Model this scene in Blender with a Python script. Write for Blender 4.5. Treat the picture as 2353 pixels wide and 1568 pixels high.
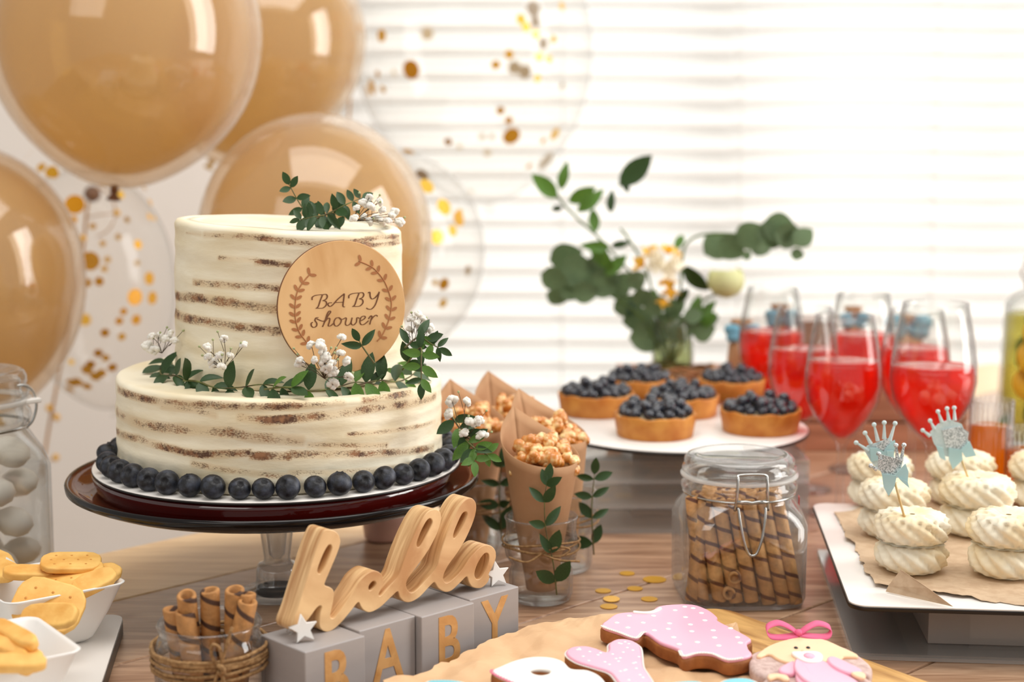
import bpy, bmesh, math, random
from math import sin, cos, pi, radians, atan2, sqrt, asin
from mathutils import Vector, Matrix, noise
R_ = random.Random(7)
for o in list(bpy.data.objects): bpy.data.objects.remove(o)
COL = bpy.context.scene.collection
SC = bpy.context.scene

# ------------------------------------------------------------------ camera, world, lights, exposure
F, H, YH = 3700.0, 0.39, 270.0          # focal length in pixels (2353x1568 frame), camera height over the table, horizon row
TH = math.atan((784-YH)/F)
cam = bpy.data.cameras.new('camera'); camo = bpy.data.objects.new('camera', cam); COL.objects.link(camo)
camo.location = (0, 0, H); camo.rotation_euler = (pi/2-TH, 0, 0)
cam.sensor_width = 36; cam.lens = F/2353*36; cam.clip_start = .05
cam.dof.use_dof = True; cam.dof.focus_distance = 1.18; cam.dof.aperture_fstop = 4.6
SC.camera = camo
SC.view_settings.view_transform = 'Standard'; SC.view_settings.look = 'None'
SC.view_settings.gamma = 1; SC.view_settings.use_curve_mapping = False
SC.view_settings.exposure = 0.18
SC.cycles.transparent_max_bounces = 48
SC.cycles.max_bounces = 16
w = bpy.data.worlds.new('world'); SC.world = w; w.use_nodes = True
w.node_tree.nodes['Background'].inputs[0].default_value = (1.0, .96, .91, 1)
w.node_tree.nodes['Background'].inputs[1].default_value = 0.41
def area(name, loc, target, sx, sy, watts, col):
    l = bpy.data.lights.new(name, 'AREA'); l.shape = 'RECTANGLE'; l.size = sx; l.size_y = sy; l.energy = watts; l.color = col
    o = bpy.data.objects.new(name, l); COL.objects.link(o); o.location = loc
    o.rotation_euler = (Vector(target)-Vector(loc)).to_track_quat('-Z', 'Y').to_euler(); return o
area('daylight_behind_window', (.75, 3.6, .75), (.75, 0, .6), 4.2, 3.2, 108, (1, .995, .99))
area('daylight_side_window', (2.2, 1.35, .85), (-.6, 1.6, .15), .9, 1.9, 42, (1, .97, .93))
area('front_left_fill', (-1.3, -1.2, 1.7), (-.1, 1.3, .1), 1.6, 1.3, 12, (1, .95, .88))  # added soft fill from the camera's left; no window is known there
area('overhead_fill', (.2, 1.0, 2.1), (.2, 1.15, 0), 2.0, 1.4, 31, (1, .97, .93))  # added overhead fill to brighten upward-facing surfaces, not a lamp of the room

# ------------------------------------------------------------------ helpers
def P(px, py, z=0.0):                    # where the photograph's pixel meets the level z
    d = Vector(((px-1176.5)/F, 0, 0)) + Vector((0, cos(TH), -sin(TH))) - Vector((0, sin(TH), cos(TH)))*((py-784)/F)
    t = (z-H)/d.z
    return Vector((0, 0, H)) + d*t
def Q(px, py, Y):                        # the same at the distance Y
    d = Vector(((px-1176.5)/F, 0, 0)) + Vector((0, cos(TH), -sin(TH))) - Vector((0, sin(TH), cos(TH)))*((py-784)/F)
    return Vector((0, 0, H)) + d*(Y/d.y)
def s2l(c): return tuple(((v/255)/12.92 if v/255 <= .04045 else ((v/255+.055)/1.055)**2.4) for v in c)
MATS = {}
def nt(name):
    m = bpy.data.materials.new(name); m.use_nodes = True; t = m.node_tree
    for n in list(t.nodes): t.nodes.remove(n)
    out = t.nodes.new('ShaderNodeOutputMaterial'); MATS[name] = m
    return m, t, out
def N(t, typ, **kw):
    n = t.nodes.new('ShaderNode'+typ)
    for k, v in kw.items():
        if hasattr(n, k) and not k.startswith('i_'): setattr(n, k, v)
        else: n.inputs[int(k[2:]) if k.startswith('i_') else k].default_value = v
    return n
def L(t, a, b): t.links.new(a, b)
def c4(c): return (c[0], c[1], c[2], 1)
def noise_col(t, ca, cb, scale=20, detail=4, lo=.35, hi=.65, mapping=None):
    co = N(t, 'TexCoord'); n = N(t, 'TexNoise'); n.inputs['Scale'].default_value = scale; n.inputs['Detail'].default_value = detail
    if mapping:
        mp = N(t, 'Mapping'); mp.inputs['Scale'].default_value = mapping; L(t, co.outputs['Object'], mp.inputs[0]); L(t, mp.outputs[0], n.inputs['Vector'])
    else: L(t, co.outputs['Object'], n.inputs['Vector'])
    r = N(t, 'ValToRGB'); r.color_ramp.elements[0].position = lo; r.color_ramp.elements[1].position = hi
    r.color_ramp.elements[0].color = c4(ca); r.color_ramp.elements[1].color = c4(cb)
    L(t, n.outputs[0], r.inputs[0]); return r, n
def solid(name, a, b=None, rough=.5, scale=20, bump=0, bscale=None, sss=0, metal=0, coat=0, lo=.35, hi=.65, mapping=None, spec=.5, trans=0, detail=4):
    if name in MATS: return MATS[name]
    a = s2l(a); b = s2l(b) if b else tuple(v*.85 for v in a)
    m, t, out = nt(name); p = N(t, 'BsdfPrincipled'); r, n = noise_col(t, b, a, scale, detail, lo, hi, mapping)
    L(t, r.outputs[0], p.inputs['Base Color']); p.inputs['Roughness'].default_value = rough
    p.inputs['Metallic'].default_value = metal; p.inputs['Coat Weight'].default_value = coat; p.inputs['Specular IOR Level'].default_value = spec
    if sss: p.inputs['Subsurface Weight'].default_value = sss; p.inputs['Subsurface Radius'].default_value = (.01, .007, .004); p.inputs['Subsurface Scale'].default_value = .5
    if bump:
        bn = N(t, 'TexNoise'); bn.inputs['Scale'].default_value = bscale or scale*3; bn.inputs['Detail'].default_value = 5
        co = N(t, 'TexCoord'); L(t, co.outputs['Object'], bn.inputs['Vector'])
        bu = N(t, 'Bump'); bu.inputs['Strength'].default_value = bump; bu.inputs['Distance'].default_value = .001
        L(t, bn.outputs[0], bu.inputs['Height']); L(t, bu.outputs[0], p.inputs['Normal'])
    if trans:
        tr = N(t, 'BsdfTranslucent'); L(t, r.outputs[0], tr.inputs[0]); mx = N(t, 'MixShader'); mx.inputs[0].default_value = trans
        L(t, p.outputs[0], mx.inputs[1]); L(t, tr.outputs[0], mx.inputs[2]); L(t, mx.outputs[0], out.inputs[0])
    else: L(t, p.outputs[0], out.inputs[0])
    return m
def schlick(t, ior, refl=1.0):
    f0 = ((ior-1)/(ior+1))**2*refl; lw = N(t, 'LayerWeight'); lw.inputs[0].default_value = .5; pw = N(t, 'Math', operation='POWER'); L(t, lw.outputs['Facing'], pw.inputs[0]); pw.inputs[1].default_value = 5
    ma = N(t, 'Math', operation='MULTIPLY_ADD'); L(t, pw.outputs[0], ma.inputs[0]); ma.inputs[1].default_value = (1-f0)*min(refl, 1)*.8; ma.inputs[2].default_value = f0; ma.use_clamp = True; return ma
def clear(name, tint=(1, 1, 1), milk=0.0, edge=.25, rough=.02, ior=1.5, refl=1.0, milkcol=(1, 1, 1), rim=.6):
    """thin clear glass or film: what is behind shows through, the surface mirrors by Fresnel, edges gather more glass"""
    if name in MATS: return MATS[name]
    m, t, out = nt(name)
    tr = N(t, 'BsdfTransparent'); l0 = N(t, 'LayerWeight'); l0.inputs[0].default_value = .5; p0 = N(t, 'Math', operation='POWER'); L(t, l0.outputs['Facing'], p0.inputs[0]); p0.inputs[1].default_value = 2.5
    tm = N(t, 'Mix'); tm.data_type = 'RGBA'; L(t, p0.outputs[0], tm.inputs[0]); tm.inputs[6].default_value = c4(tint); tm.inputs[7].default_value = c4(tuple(v*rim for v in tint)); L(t, tm.outputs[2], tr.inputs[0])
    df = N(t, 'BsdfTranslucent'); df.inputs[0].default_value = c4(milkcol); dd = N(t, 'BsdfDiffuse'); dd.inputs[0].default_value = c4(milkcol)
    ms = N(t, 'MixShader'); ms.inputs[0].default_value = .5; L(t, df.outputs[0], ms.inputs[1]); L(t, dd.outputs[0], ms.inputs[2])
    lw = N(t, 'LayerWeight'); lw.inputs[0].default_value = .35
    pw = N(t, 'Math', operation='POWER'); L(t, lw.outputs['Facing'], pw.inputs[0]); pw.inputs[1].default_value = 3
    ma = N(t, 'Math', operation='MULTIPLY_ADD'); L(t, pw.outputs[0], ma.inputs[0]); ma.inputs[1].default_value = edge; ma.inputs[2].default_value = milk; ma.use_clamp = True
    m1 = N(t, 'MixShader'); L(t, ma.outputs[0], m1.inputs[0]); L(t, tr.outputs[0], m1.inputs[1]); L(t, ms.outputs[0], m1.inputs[2])
    gl = N(t, 'BsdfGlossy'); gl.inputs['Roughness'].default_value = rough
    mf = schlick(t, ior, refl)
    m2 = N(t, 'MixShader'); L(t, mf.outputs[0], m2.inputs[0]); L(t, m1.outputs[0], m2.inputs[1]); L(t, gl.outputs[0], m2.inputs[2])
    L(t, m2.outputs[0], out.inputs[0]); return m
def wood(name, a, b, axis=(1, 14, 14), rough=.45, scale=9, bump=.08, coat=0.0):
    if name in MATS: return MATS[name]
    a, b = s2l(a), s2l(b); m, t, out = nt(name); p = N(t, 'BsdfPrincipled'); co = N(t, 'TexCoord'); mp = N(t, 'Mapping'); mp.inputs['Scale'].default_value = axis
    oi = N(t, 'ObjectInfo'); va = N(t, 'VectorMath', operation='ADD'); L(t, co.outputs['Object'], va.inputs[0])
    rs = N(t, 'VectorMath', operation='SCALE'); rs.inputs[0].default_value = (3, 5, 7); L(t, oi.outputs['Random'], rs.inputs['Scale']); L(t, rs.outputs[0], va.inputs[1])
    L(t, va.outputs[0], mp.inputs[0]); n1 = N(t, 'TexNoise'); n1.inputs['Scale'].default_value = scale; n1.inputs['Detail'].default_value = 6; n1.inputs['Distortion'].default_value = .8; L(t, mp.outputs[0], n1.inputs['Vector'])
    r = N(t, 'ValToRGB'); r.color_ramp.elements[0].position = .36; r.color_ramp.elements[1].position = .62
    r.color_ramp.elements[0].color = c4(b); r.color_ramp.elements[1].color = c4(a); L(t, n1.outputs[0], r.inputs[0])
    L(t, r.outputs[0], p.inputs['Base Color']); p.inputs['Roughness'].default_value = rough; p.inputs['Coat Weight'].default_value = coat; p.inputs['Coat Roughness'].default_value = .25
    bu = N(t, 'Bump'); bu.inputs['Strength'].default_value = bump; bu.inputs['Distance'].default_value = .001; L(t, n1.outputs[0], bu.inputs['Height']); L(t, bu.outputs[0], p.inputs['Normal'])
    L(t, p.outputs[0], out.inputs[0]); return m

def link(name, me, mat, parent=None, loc=None, smooth=True):
    o = bpy.data.objects.new(name, me); COL.objects.link(o)
    if mat is not None and not me.materials: me.materials.append(mat)
    if parent: o.parent = parent
    if loc is not None: o.location = loc
    return o
def mk(vf, smooth=True):
    me = bpy.data.meshes.new('m'); me.from_pydata([tuple(v) for v in vf[0]], [], vf[1]); me.update()
    if smooth: me.polygons.foreach_set('use_smooth', [True]*len(me.polygons))
    return me
def fixn(me):
    bm = bmesh.new(); bm.from_mesh(me); bmesh.ops.recalc_face_normals(bm, faces=bm.faces); bm.to_mesh(me); bm.free(); return me
def obj(name, vf, mat, parent=None, loc=None, smooth=True, rot=None):
    o = link(name, fixn(mk(vf, smooth)), mat, parent, loc)
    if rot: o.rotation_euler = rot
    return o
def tag(o, label, cat, group=None):
    o['label'] = label; o['category'] = cat
    if group: o['group'] = group
    return o
def thing(name, label, cat, loc=(0, 0, 0), rz=0, group=None):
    o = bpy.data.objects.new(name, None); o.empty_display_size = .02; COL.objects.link(o); o.location = loc; o.rotation_euler = (0, 0, rz)
    return tag(o, label, cat, group)
def kids(o): return [c for c in COL.objects if c.parent == o]
def dup(o, parent=None, loc=None, label=None, rot=None, children=None):
    ch = children if children is not None else kids(o)
    c = o.copy(); COL.objects.link(c)
    if parent: c.parent = parent
    if loc is not None: c.location = loc
    if rot is not None: c.rotation_euler = rot
    if label: c['label'] = label
    for k in ch: dup(k, c)
    return c
def merge(*vfs):
    V, Fc = [], []
    for v, f in vfs:
        n = len(V); V += list(v); Fc += [tuple(i+n for i in q) for q in f]
    return V, Fc
def xf(vf, M): return [M @ Vector(v) for v in vf[0]], vf[1]
def lathe(prof, seg=48, fn=None, close=False):
    V, Fc = [], []
    n = len(prof)
    for i in range(seg):
        a = 2*pi*i/seg
        for j, (r, z) in enumerate(prof):
            if fn: r, z = fn(r, z, a, j)
            V.append((r*cos(a), r*sin(a), z))
    for i in range(seg):
        k = (i+1) % seg
        for j in range(n-1 if not close else n):
            j2 = (j+1) % n
            Fc.append((i*n+j, k*n+j, k*n+j2, i*n+j2))
    return V, Fc
def tube(pts, r, seg=8, closed=False, cap=True):
    pts = [Vector(p) for p in pts]; V, Fc = [], []; n = len(pts)
    rr = r if isinstance(r, (list, tuple)) else [r]*n
    up = Vector((0, 0, 1)); prev = None
    for i, p in enumerate(pts):
        if closed: d = pts[(i+1) % n]-pts[i-1]
        else: d = pts[min(i+1, n-1)]-pts[max(i-1, 0)]
        if d.length < 1e-9: d = Vector((0, 0, 1))
        d.normalize()
        if prev is None: a = d.cross(up if abs(d.z) < .9 else Vector((1, 0, 0))).normalized()
        else:
            a = prev-d*prev.dot(d)
            a = a.normalized() if a.length > 1e-6 else d.orthogonal().normalized()
        prev = a; b = d.cross(a)
        for k in range(seg):
            t = 2*pi*k/seg; V.append(p+(a*cos(t)+b*sin(t))*rr[i])
    for i in range(n if closed else n-1):
        j = (i+1) % n
        for k in range(seg): Fc.append((i*seg+k, i*seg+(k+1) % seg, j*seg+(k+1) % seg, j*seg+k))
    if cap and not closed: Fc += [tuple(range(seg)), tuple(range((n-1)*seg, n*seg))]
    return V, Fc
def spl(pts, k=6, closed=False):          # Catmull-Rom through the points
    pts = [Vector(p) for p in pts]; out = []; n = len(pts)
    for i in range(n if closed else n-1):
        g = (lambda j: pts[j % n]) if closed else (lambda j: pts[max(0, min(n-1, j))])
        a, b, c, d = g(i-1), g(i), g(i+1), g(i+2)
        for q in range(k):
            t = q/k; out.append(.5*((2*b)+(c-a)*t+(2*a-5*b+4*c-d)*t*t+(3*b-a-3*c+d)*t**3))
    if not closed: out.append(pts[-1])
    return out
def box(x0, x1, y0, y1, z0, z1):
    V = [(x, y, z) for z in (z0, z1) for y in (y0, y1) for x in (x0, x1)]
    return V, [(0, 2, 3, 1), (4, 5, 7, 6), (0, 1, 5, 4), (2, 6, 7, 3), (0, 4, 6, 2), (1, 3, 7, 5)]
def bevelbox(x0, x1, y0, y1, z0, z1, b=.001, seg=2):
    bm = bmesh.new(); bmesh.ops.create_cube(bm, size=1)
    for v in bm.verts: v.co = Vector(((x0+x1)/2+v.co.x*(x1-x0), (y0+y1)/2+v.co.y*(y1-y0), (z0+z1)/2+v.co.z*(z1-z0)))
    bmesh.ops.bevel(bm, geom=bm.edges[:], offset=b, segments=seg, affect='EDGES', profile=.5)
    bm.verts.ensure_lookup_table(); r = ([v.co.copy() for v in bm.verts], [tuple(v.index for v in f.verts) for f in bm.faces]); bm.free(); return r
def ico(r=1, sub=2, fn=None):
    bm = bmesh.new(); bmesh.ops.create_icosphere(bm, subdivisions=sub, radius=r)
    for v in bm.verts:
        if fn: v.co = fn(v.co)
    bm.verts.ensure_lookup_table(); q = ([v.co.copy() for v in bm.verts], [tuple(v.index for v in f.verts) for f in bm.faces]); bm.free(); return q
def plate(name, loops, depth, bevel, mat, parent=None, loc=None, rot=None, matrix=None, bres=2, smooth=False):
    """solid with the given outline loops (holes allowed) in its own xy plane, z from 0 to depth"""
    cu = bpy.data.curves.new('c', 'CURVE'); cu.dimensions = '2D'; cu.fill_mode = 'BOTH'; cu.extrude = max(depth/2-bevel, 1e-5)
    cu.bevel_depth = bevel; cu.bevel_resolution = bres; cu.offset = -bevel
    for lp in loops:
        s = cu.splines.new('POLY'); s.points.add(len(lp)-1); s.use_cyclic_u = True
        for i, p in enumerate(lp): s.points[i].co = (p[0], p[1], 0, 1)
    co = bpy.data.objects.new('c', cu); COL.objects.link(co); dg = bpy.context.evaluated_depsgraph_get()
    me = bpy.data.meshes.new_from_object(co.evaluated_get(dg)); bpy.data.objects.remove(co); bpy.data.curves.remove(cu)
    for v in me.vertices: v.co.z += depth/2
    me.materials.clear()
    if smooth: me.polygons.foreach_set('use_smooth', [abs(p.normal.z) < .999 for p in me.polygons])
    o = link(name, me, mat, parent, loc)
    if rot: o.rotation_euler = rot
    if matrix is not None: o.matrix_local = matrix
    return o
def rrect(hx, hy, r, k=5, cx=0, cy=0):
    o = []
    for sx, sy, a0 in ((1, 1, 0), (-1, 1, pi/2), (-1, -1, pi), (1, -1, 1.5*pi)):
        for i in range(k+1):
            a = a0+pi/2*i/k; o.append((cx+sx*(hx-r)+r*cos(a), cy+sy*(hy-r)+r*sin(a)))
    return o
def text_mesh(txt, size, sx=1.0, ext=.0004):
    cu = bpy.data.curves.new('t', 'FONT'); cu.body = txt; cu.size = size; cu.extrude = ext; cu.align_x = 'CENTER'; cu.align_y = 'CENTER'; cu.resolution_u = 4; cu.offset = .0011
    co = bpy.data.objects.new('t', cu); COL.objects.link(co); dg = bpy.context.evaluated_depsgraph_get()
    me = bpy.data.meshes.new_from_object(co.evaluated_get(dg)); bpy.data.objects.remove(co); bpy.data.curves.remove(cu)
    for v in me.vertices: v.co.x *= sx
    me.materials.clear(); return me
def frame(d, up=Vector((0, 0, 1))):       # rotation whose x axis follows d, z axis near up
    d = Vector(d).normalized(); up = Vector(up)
    y = up.cross(d)
    if y.length < 1e-4: y = Vector((0, 1, 0)).cross(d)
    y.normalize(); z = d.cross(y); return Matrix((d, y, z)).transposed().to_4x4()
def rnd(a, b): return R_.uniform(a, b)

# ------------------------------------------------------------------ materials
M_frost_white = solid('wall_paint', (240, 234, 228), (235, 229, 222), .8, 3)
M_white = solid('white_plastic', (240, 238, 234), (236, 233, 229), .3, 5)
M_board = solid('white_laminate', (238, 234, 229), (232, 228, 222), .35, 5)
M_black = solid('black_edge', (28, 20, 18), (18, 14, 12), .35)
M_glass = clear('clear_glass', (.985, .99, .985), 0.0, .3, rim=.5)
M_glass2 = clear('jar_glass', (.985, .99, .985), .0, .6, .02, 1.55, 1.6, rim=.55)
M_stand = clear('pressed_glass', (.95, .95, .94), .16, .9, .03, 1.55, 2.5, rim=.3)
M_acryl = clear('clear_acrylic', (.98, .98, .97), .06, .5, .03, 1.5, 2.0, rim=.8)
M_acryl_edge = clear('acrylic_edge', (.98, .98, .97), .30, .4, .05, 1.5, 3.0, rim=.8)
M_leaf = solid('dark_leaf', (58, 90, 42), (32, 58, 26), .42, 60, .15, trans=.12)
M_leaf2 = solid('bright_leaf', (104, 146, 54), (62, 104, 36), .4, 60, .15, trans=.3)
M_euc = solid('eucalyptus_leaf', (112, 134, 92), (70, 94, 62), .6, 40, trans=.35)
M_stem = solid('stem', (110, 118, 60), (80, 60, 40), .6, 80)
M_petal = solid('white_petal', (255, 254, 250), (248, 244, 232), .7, 1, trans=.25)
M_bud = solid('flower_bud', (190, 196, 150), (140, 150, 100), .7)
M_berry = solid('blueberry_skin', (62, 68, 82), (13, 14, 20), .5, 1.6, .2, 8, lo=.4, hi=.72)
M_berry2 = solid('glazed_blueberry', (44, 50, 66), (16, 18, 28), .18, 90, coat=.6)
M_cap = solid('berry_crown', (22, 22, 28), (10, 10, 14), .7)
M_kraft = solid('kraft_paper', (198, 154, 114), (188, 142, 102), .75, 40, .1, trans=.15)
M_kraft2 = solid('crumpled_kraft', (222, 184, 142), (212, 172, 130), .7, 30, .1)
M_parch = solid('parchment', (196, 170, 140), (184, 156, 126), .75, 120, .1, lo=.4, hi=.6)
M_twine = solid('jute_twine', (176, 138, 92), (132, 98, 60), .85, 400, .5)
M_steel = solid('steel_wire', (190, 190, 188), (170, 170, 168), .22, metal=1)
M_gold = solid('gold_foil', (236, 184, 50), (214, 150, 26), .3, 30, metal=.45)
M_goldstem = solid('gold_stem', (196, 140, 40), (170, 116, 30), .4, metal=.5)
M_crust = solid('tart_crust', (214, 146, 62), (186, 108, 30), .55, 60, .4, 200)
M_cream = solid('tart_cream', (240, 228, 200), (226, 206, 170), .5)
M_ging = solid('gingerbread', (170, 106, 52), (136, 78, 32), .7, 80, .4, 300)
M_pink = solid('pink_icing', (246, 182, 204), (243, 172, 197), .28, 8)
M_hot = solid('hot_pink_ribbon', (250, 120, 165), (240, 96, 146), .5, trans=.2)
M_wicing = solid('white_icing', (252, 250, 244), (247, 243, 235), .3, 10)
M_blue = solid('blue_icing', (130, 214, 226), (120, 204, 218), .3)
M_skin = solid('skin_icing', (253, 216, 178), (250, 204, 160), .35, 12)
M_sugar = solid('mauve_sugar', (214, 190, 182), (186, 156, 148), .8, 200, .5, 500)
M_eye = solid('black_icing', (16, 12, 12), (8, 6, 6), .2)
M_choc = solid('chocolate', (80, 46, 30), (54, 30, 20), .5)
M_bluerib = solid('pale_blue_ribbon', (206, 234, 236), (186, 222, 226), .4, trans=.3)
M_meringue = solid('meringue', (255, 248, 226), (255, 234, 190), .6, 30, .06, 160, lo=.3, hi=.55, trans=.1)
M_pick = solid('bamboo_pick', (226, 196, 140), (206, 170, 110), .6, 100)
M_pinkcup = solid('pink_ceramic', (226, 190, 180), (216, 178, 168), .4)
M_sticker = solid('red_seal', (220, 60, 50), (200, 40, 40), .4)

def glitter():
    m, t, out = nt('silver_glitter'); p = N(t, 'BsdfPrincipled'); co = N(t, 'TexCoord'); v = N(t, 'TexVoronoi'); v.inputs['Scale'].default_value = 1400
    L(t, co.outputs['Object'], v.inputs['Vector']); r = N(t, 'ValToRGB'); r.color_ramp.elements[0].color = c4(s2l((150, 162, 164))); r.color_ramp.elements[1].color = c4(s2l((240, 246, 248)))
    r.color_ramp.elements[0].position = .2; r.color_ramp.elements[1].position = .8
    sp = N(t, 'SeparateColor'); L(t, v.outputs['Color'], sp.inputs[0]); L(t, sp.outputs[0], r.inputs[0]); L(t, r.outputs[0], p.inputs['Base Color']); p.inputs['Metallic'].default_value = .5; p.inputs['Roughness'].default_value = .3
    bu = N(t, 'Bump'); bu.inputs['Strength'].default_value = .9; bu.inputs['Distance'].default_value = .001; L(t, sp.outputs[1], bu.inputs['Height']); L(t, bu.outputs[0], p.inputs['Normal'])
    L(t, p.outputs[0], out.inputs[0]); return m
M_glit = glitter()
def frosting():
    """cream frosting; the mesh attribute 'crumb' says where the scraper bared the dark sponge"""
    m, t, out = nt('naked_cake_frosting'); p = N(t, 'BsdfPrincipled'); at = N(t, 'Attribute'); at.attribute_name = 'crumb'
    co = N(t, 'TexCoord'); mp = N(t, 'Mapping'); mp.inputs['Scale'].default_value = (1, 1, 1.7); L(t, co.outputs['Object'], mp.inputs[0])
    n = N(t, 'TexNoise'); n.inputs['Scale'].default_value = 620; n.inputs['Detail'].default_value = 3; L(t, mp.outputs[0], n.inputs['Vector'])
    n2 = N(t, 'TexNoise'); n2.inputs['Scale'].default_value = 90; n2.inputs['Detail'].default_value = 4; L(t, mp.outputs[0], n2.inputs['Vector'])
    av = N(t, 'Math', operation='MULTIPLY_ADD'); L(t, n2.outputs[0], av.inputs[0]); av.inputs[1].default_value = .6
    h = N(t, 'Math', operation='MULTIPLY'); L(t, n.outputs[0], h.inputs[0]); h.inputs[1].default_value = .6; L(t, h.outputs[0], av.inputs[2])
    th = N(t, 'Math', operation='ADD'); L(t, av.outputs[0], th.inputs[0]); L(t, at.outputs['Fac'], th.inputs[1])
    mr = N(t, 'MapRange'); mr.inputs[1].default_value = 1.03; mr.inputs[2].default_value = 1.26; L(t, th.outputs[0], mr.inputs[0])
    warm = N(t, 'MapRange'); warm.inputs[1].default_value = 0.1; warm.inputs[2].default_value = .8; L(t, at.outputs['Fac'], warm.inputs[0])
    fr, _ = noise_col(t, s2l((232, 218, 184)), s2l((244, 236, 212)), 14, 4, .35, .6, (1, 1, 3))
    tan = N(t, 'Mix'); tan.data_type = 'RGBA'; L(t, warm.outputs[0], tan.inputs[0]); L(t, fr.outputs[0], tan.inputs[6]); tan.inputs[7].default_value = c4(s2l((214, 184, 138)))
    dk, _ = noise_col(t, s2l((92, 60, 42)), s2l((158, 112, 76)), 150, 2, .4, .6)
    mx = N(t, 'Mix'); mx.data_type = 'RGBA'; L(t, mr.outputs[0], mx.inputs[0]); L(t, tan.outputs[2], mx.inputs[6]); L(t, dk.outputs[0], mx.inputs[7])
    L(t, mx.outputs[2], p.inputs['Base Color']); p.inputs['Roughness'].default_value = .5
    n3 = N(t, 'TexNoise'); n3.inputs['Scale'].default_value = 60; n3.inputs['Detail'].default_value = 4; mp3 = N(t, 'Mapping'); mp3.inputs['Scale'].default_value = (1, 1, 3); L(t, co.outputs['Object'], mp3.inputs[0]); L(t, mp3.outputs[0], n3.inputs['Vector'])
    sb = N(t, 'Math', operation='SUBTRACT'); L(t, n3.outputs[0], sb.inputs[0]); L(t, mr.outputs[0], sb.inputs[1])
    bu = N(t, 'Bump'); bu.inputs['Strength'].default_value = .35; bu.inputs['Distance'].default_value = .0015; L(t, sb.outputs[0], bu.inputs['Height']); L(t, bu.outputs[0], p.inputs['Normal'])
    L(t, p.outputs[0], out.inputs[0]); return m
M_cake = frosting()
def wafer(name, a, b, pitch=70):
    """rolled wafer: spiral chocolate line round the axis (object z)"""
    m, t, out = nt(name); p = N(t, 'BsdfPrincipled'); co = N(t, 'TexCoord'); sx = N(t, 'SeparateXYZ'); L(t, co.outputs['Object'], sx.inputs[0])
    an = N(t, 'Math', operation='ARCTAN2'); L(t, sx.outputs[1], an.inputs[0]); L(t, sx.outputs[0], an.inputs[1])
    dv = N(t, 'Math', operation='DIVIDE'); L(t, an.outputs[0], dv.inputs[0]); dv.inputs[1].default_value = 2*pi
    ma = N(t, 'Math', operation='MULTIPLY_ADD'); L(t, sx.outputs[2], ma.inputs[0]); ma.inputs[1].default_value = pitch; L(t, dv.outputs[0], ma.inputs[2])
    oi = N(t, 'ObjectInfo'); ad = N(t, 'Math', operation='ADD'); L(t, ma.outputs[0], ad.inputs[0]); L(t, oi.outputs['Random'], ad.inputs[1])
    fr = N(t, 'Math', operation='FRACT'); L(t, ad.outputs[0], fr.inputs[0])
    r = N(t, 'ValToRGB'); e = r.color_ramp.elements; e[0].position = 0; e[0].color = (0, 0, 0, 1); e[1].position = .05; e[1].color = (1, 1, 1, 1)
    q = e.new(.2); q.color = (1, 1, 1, 1); q = e.new(.26); q.color = (0, 0, 0, 1); L(t, fr.outputs[0], r.inputs[0])
    nc, _ = noise_col(t, s2l(tuple(v*.86 for v in a)), s2l(a), 150, 4)
    mx = N(t, 'Mix'); mx.data_type = 'RGBA'; L(t, r.outputs[0], mx.inputs[0]); L(t, nc.outputs[0], mx.inputs[6]); mx.inputs[7].default_value = c4(s2l(b))
    L(t, mx.outputs[2], p.inputs['Base Color']); p.inputs['Roughness'].default_value = .7
    wv = N(t, 'TexNoise'); wv.inputs['Scale'].default_value = 400; bu = N(t, 'Bump'); bu.inputs['Strength'].default_value = .5; bu.inputs['Distance'].default_value = .001; L(t, co.outputs['Object'], wv.inputs['Vector']); L(t, wv.outputs[0], bu.inputs['Height']); L(t, bu.outputs[0], p.inputs['Normal'])
    L(t, p.outputs[0], out.inputs[0]); return m
M_waf = wafer('wafer_roll', (204, 152, 96), (98, 58, 42), 62)
M_waf2 = wafer('toasted_wafer_roll', (190, 134, 76), (70, 42, 26), 55)
def liquid(name, tint, body, k=.55, refl=1.0):
    """coloured drink: part of the light goes straight through tinted, part scatters in the body"""
    m, t, out = nt(name); tr = N(t, 'BsdfTransparent'); tr.inputs[0].default_value = c4(tint)
    a = N(t, 'BsdfTranslucent'); a.inputs[0].default_value = c4(body); b = N(t, 'BsdfDiffuse'); b.inputs[0].default_value = c4(body)
    s = N(t, 'MixShader'); s.inputs[0].default_value = .35; L(t, a.outputs[0], s.inputs[1]); L(t, b.outputs[0], s.inputs[2])
    m1 = N(t, 'MixShader'); m1.inputs[0].default_value = k; L(t, tr.outputs[0], m1.inputs[1]); L(t, s.outputs[0], m1.inputs[2])
    gl = N(t, 'BsdfGlossy'); gl.inputs['Roughness'].default_value = .03; mm = schlick(t, 1.33, refl)
    m2 = N(t, 'MixShader'); L(t, mm.outputs[0], m2.inputs[0]); L(t, m1.outputs[0], m2.inputs[1]); L(t, gl.outputs[0], m2.inputs[2]); L(t, m2.outputs[0], out.inputs[0]); return m
M_wine = liquid('pink_lemonade', (1.0, .13, .05), (1.0, .06, .015), .45)
M_tea = liquid('amber_tea', (.95, .5, .06), (.9, .36, .02), .4)
M_water = liquid('lemon_water', (.85, .8, .35), (.6, .55, .12), .35)
M_bal = clear('beige_latex', s2l((244, 226, 170)), .50, .12, .05, 1.5, 1.4, s2l((226, 196, 138)), .9)

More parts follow.
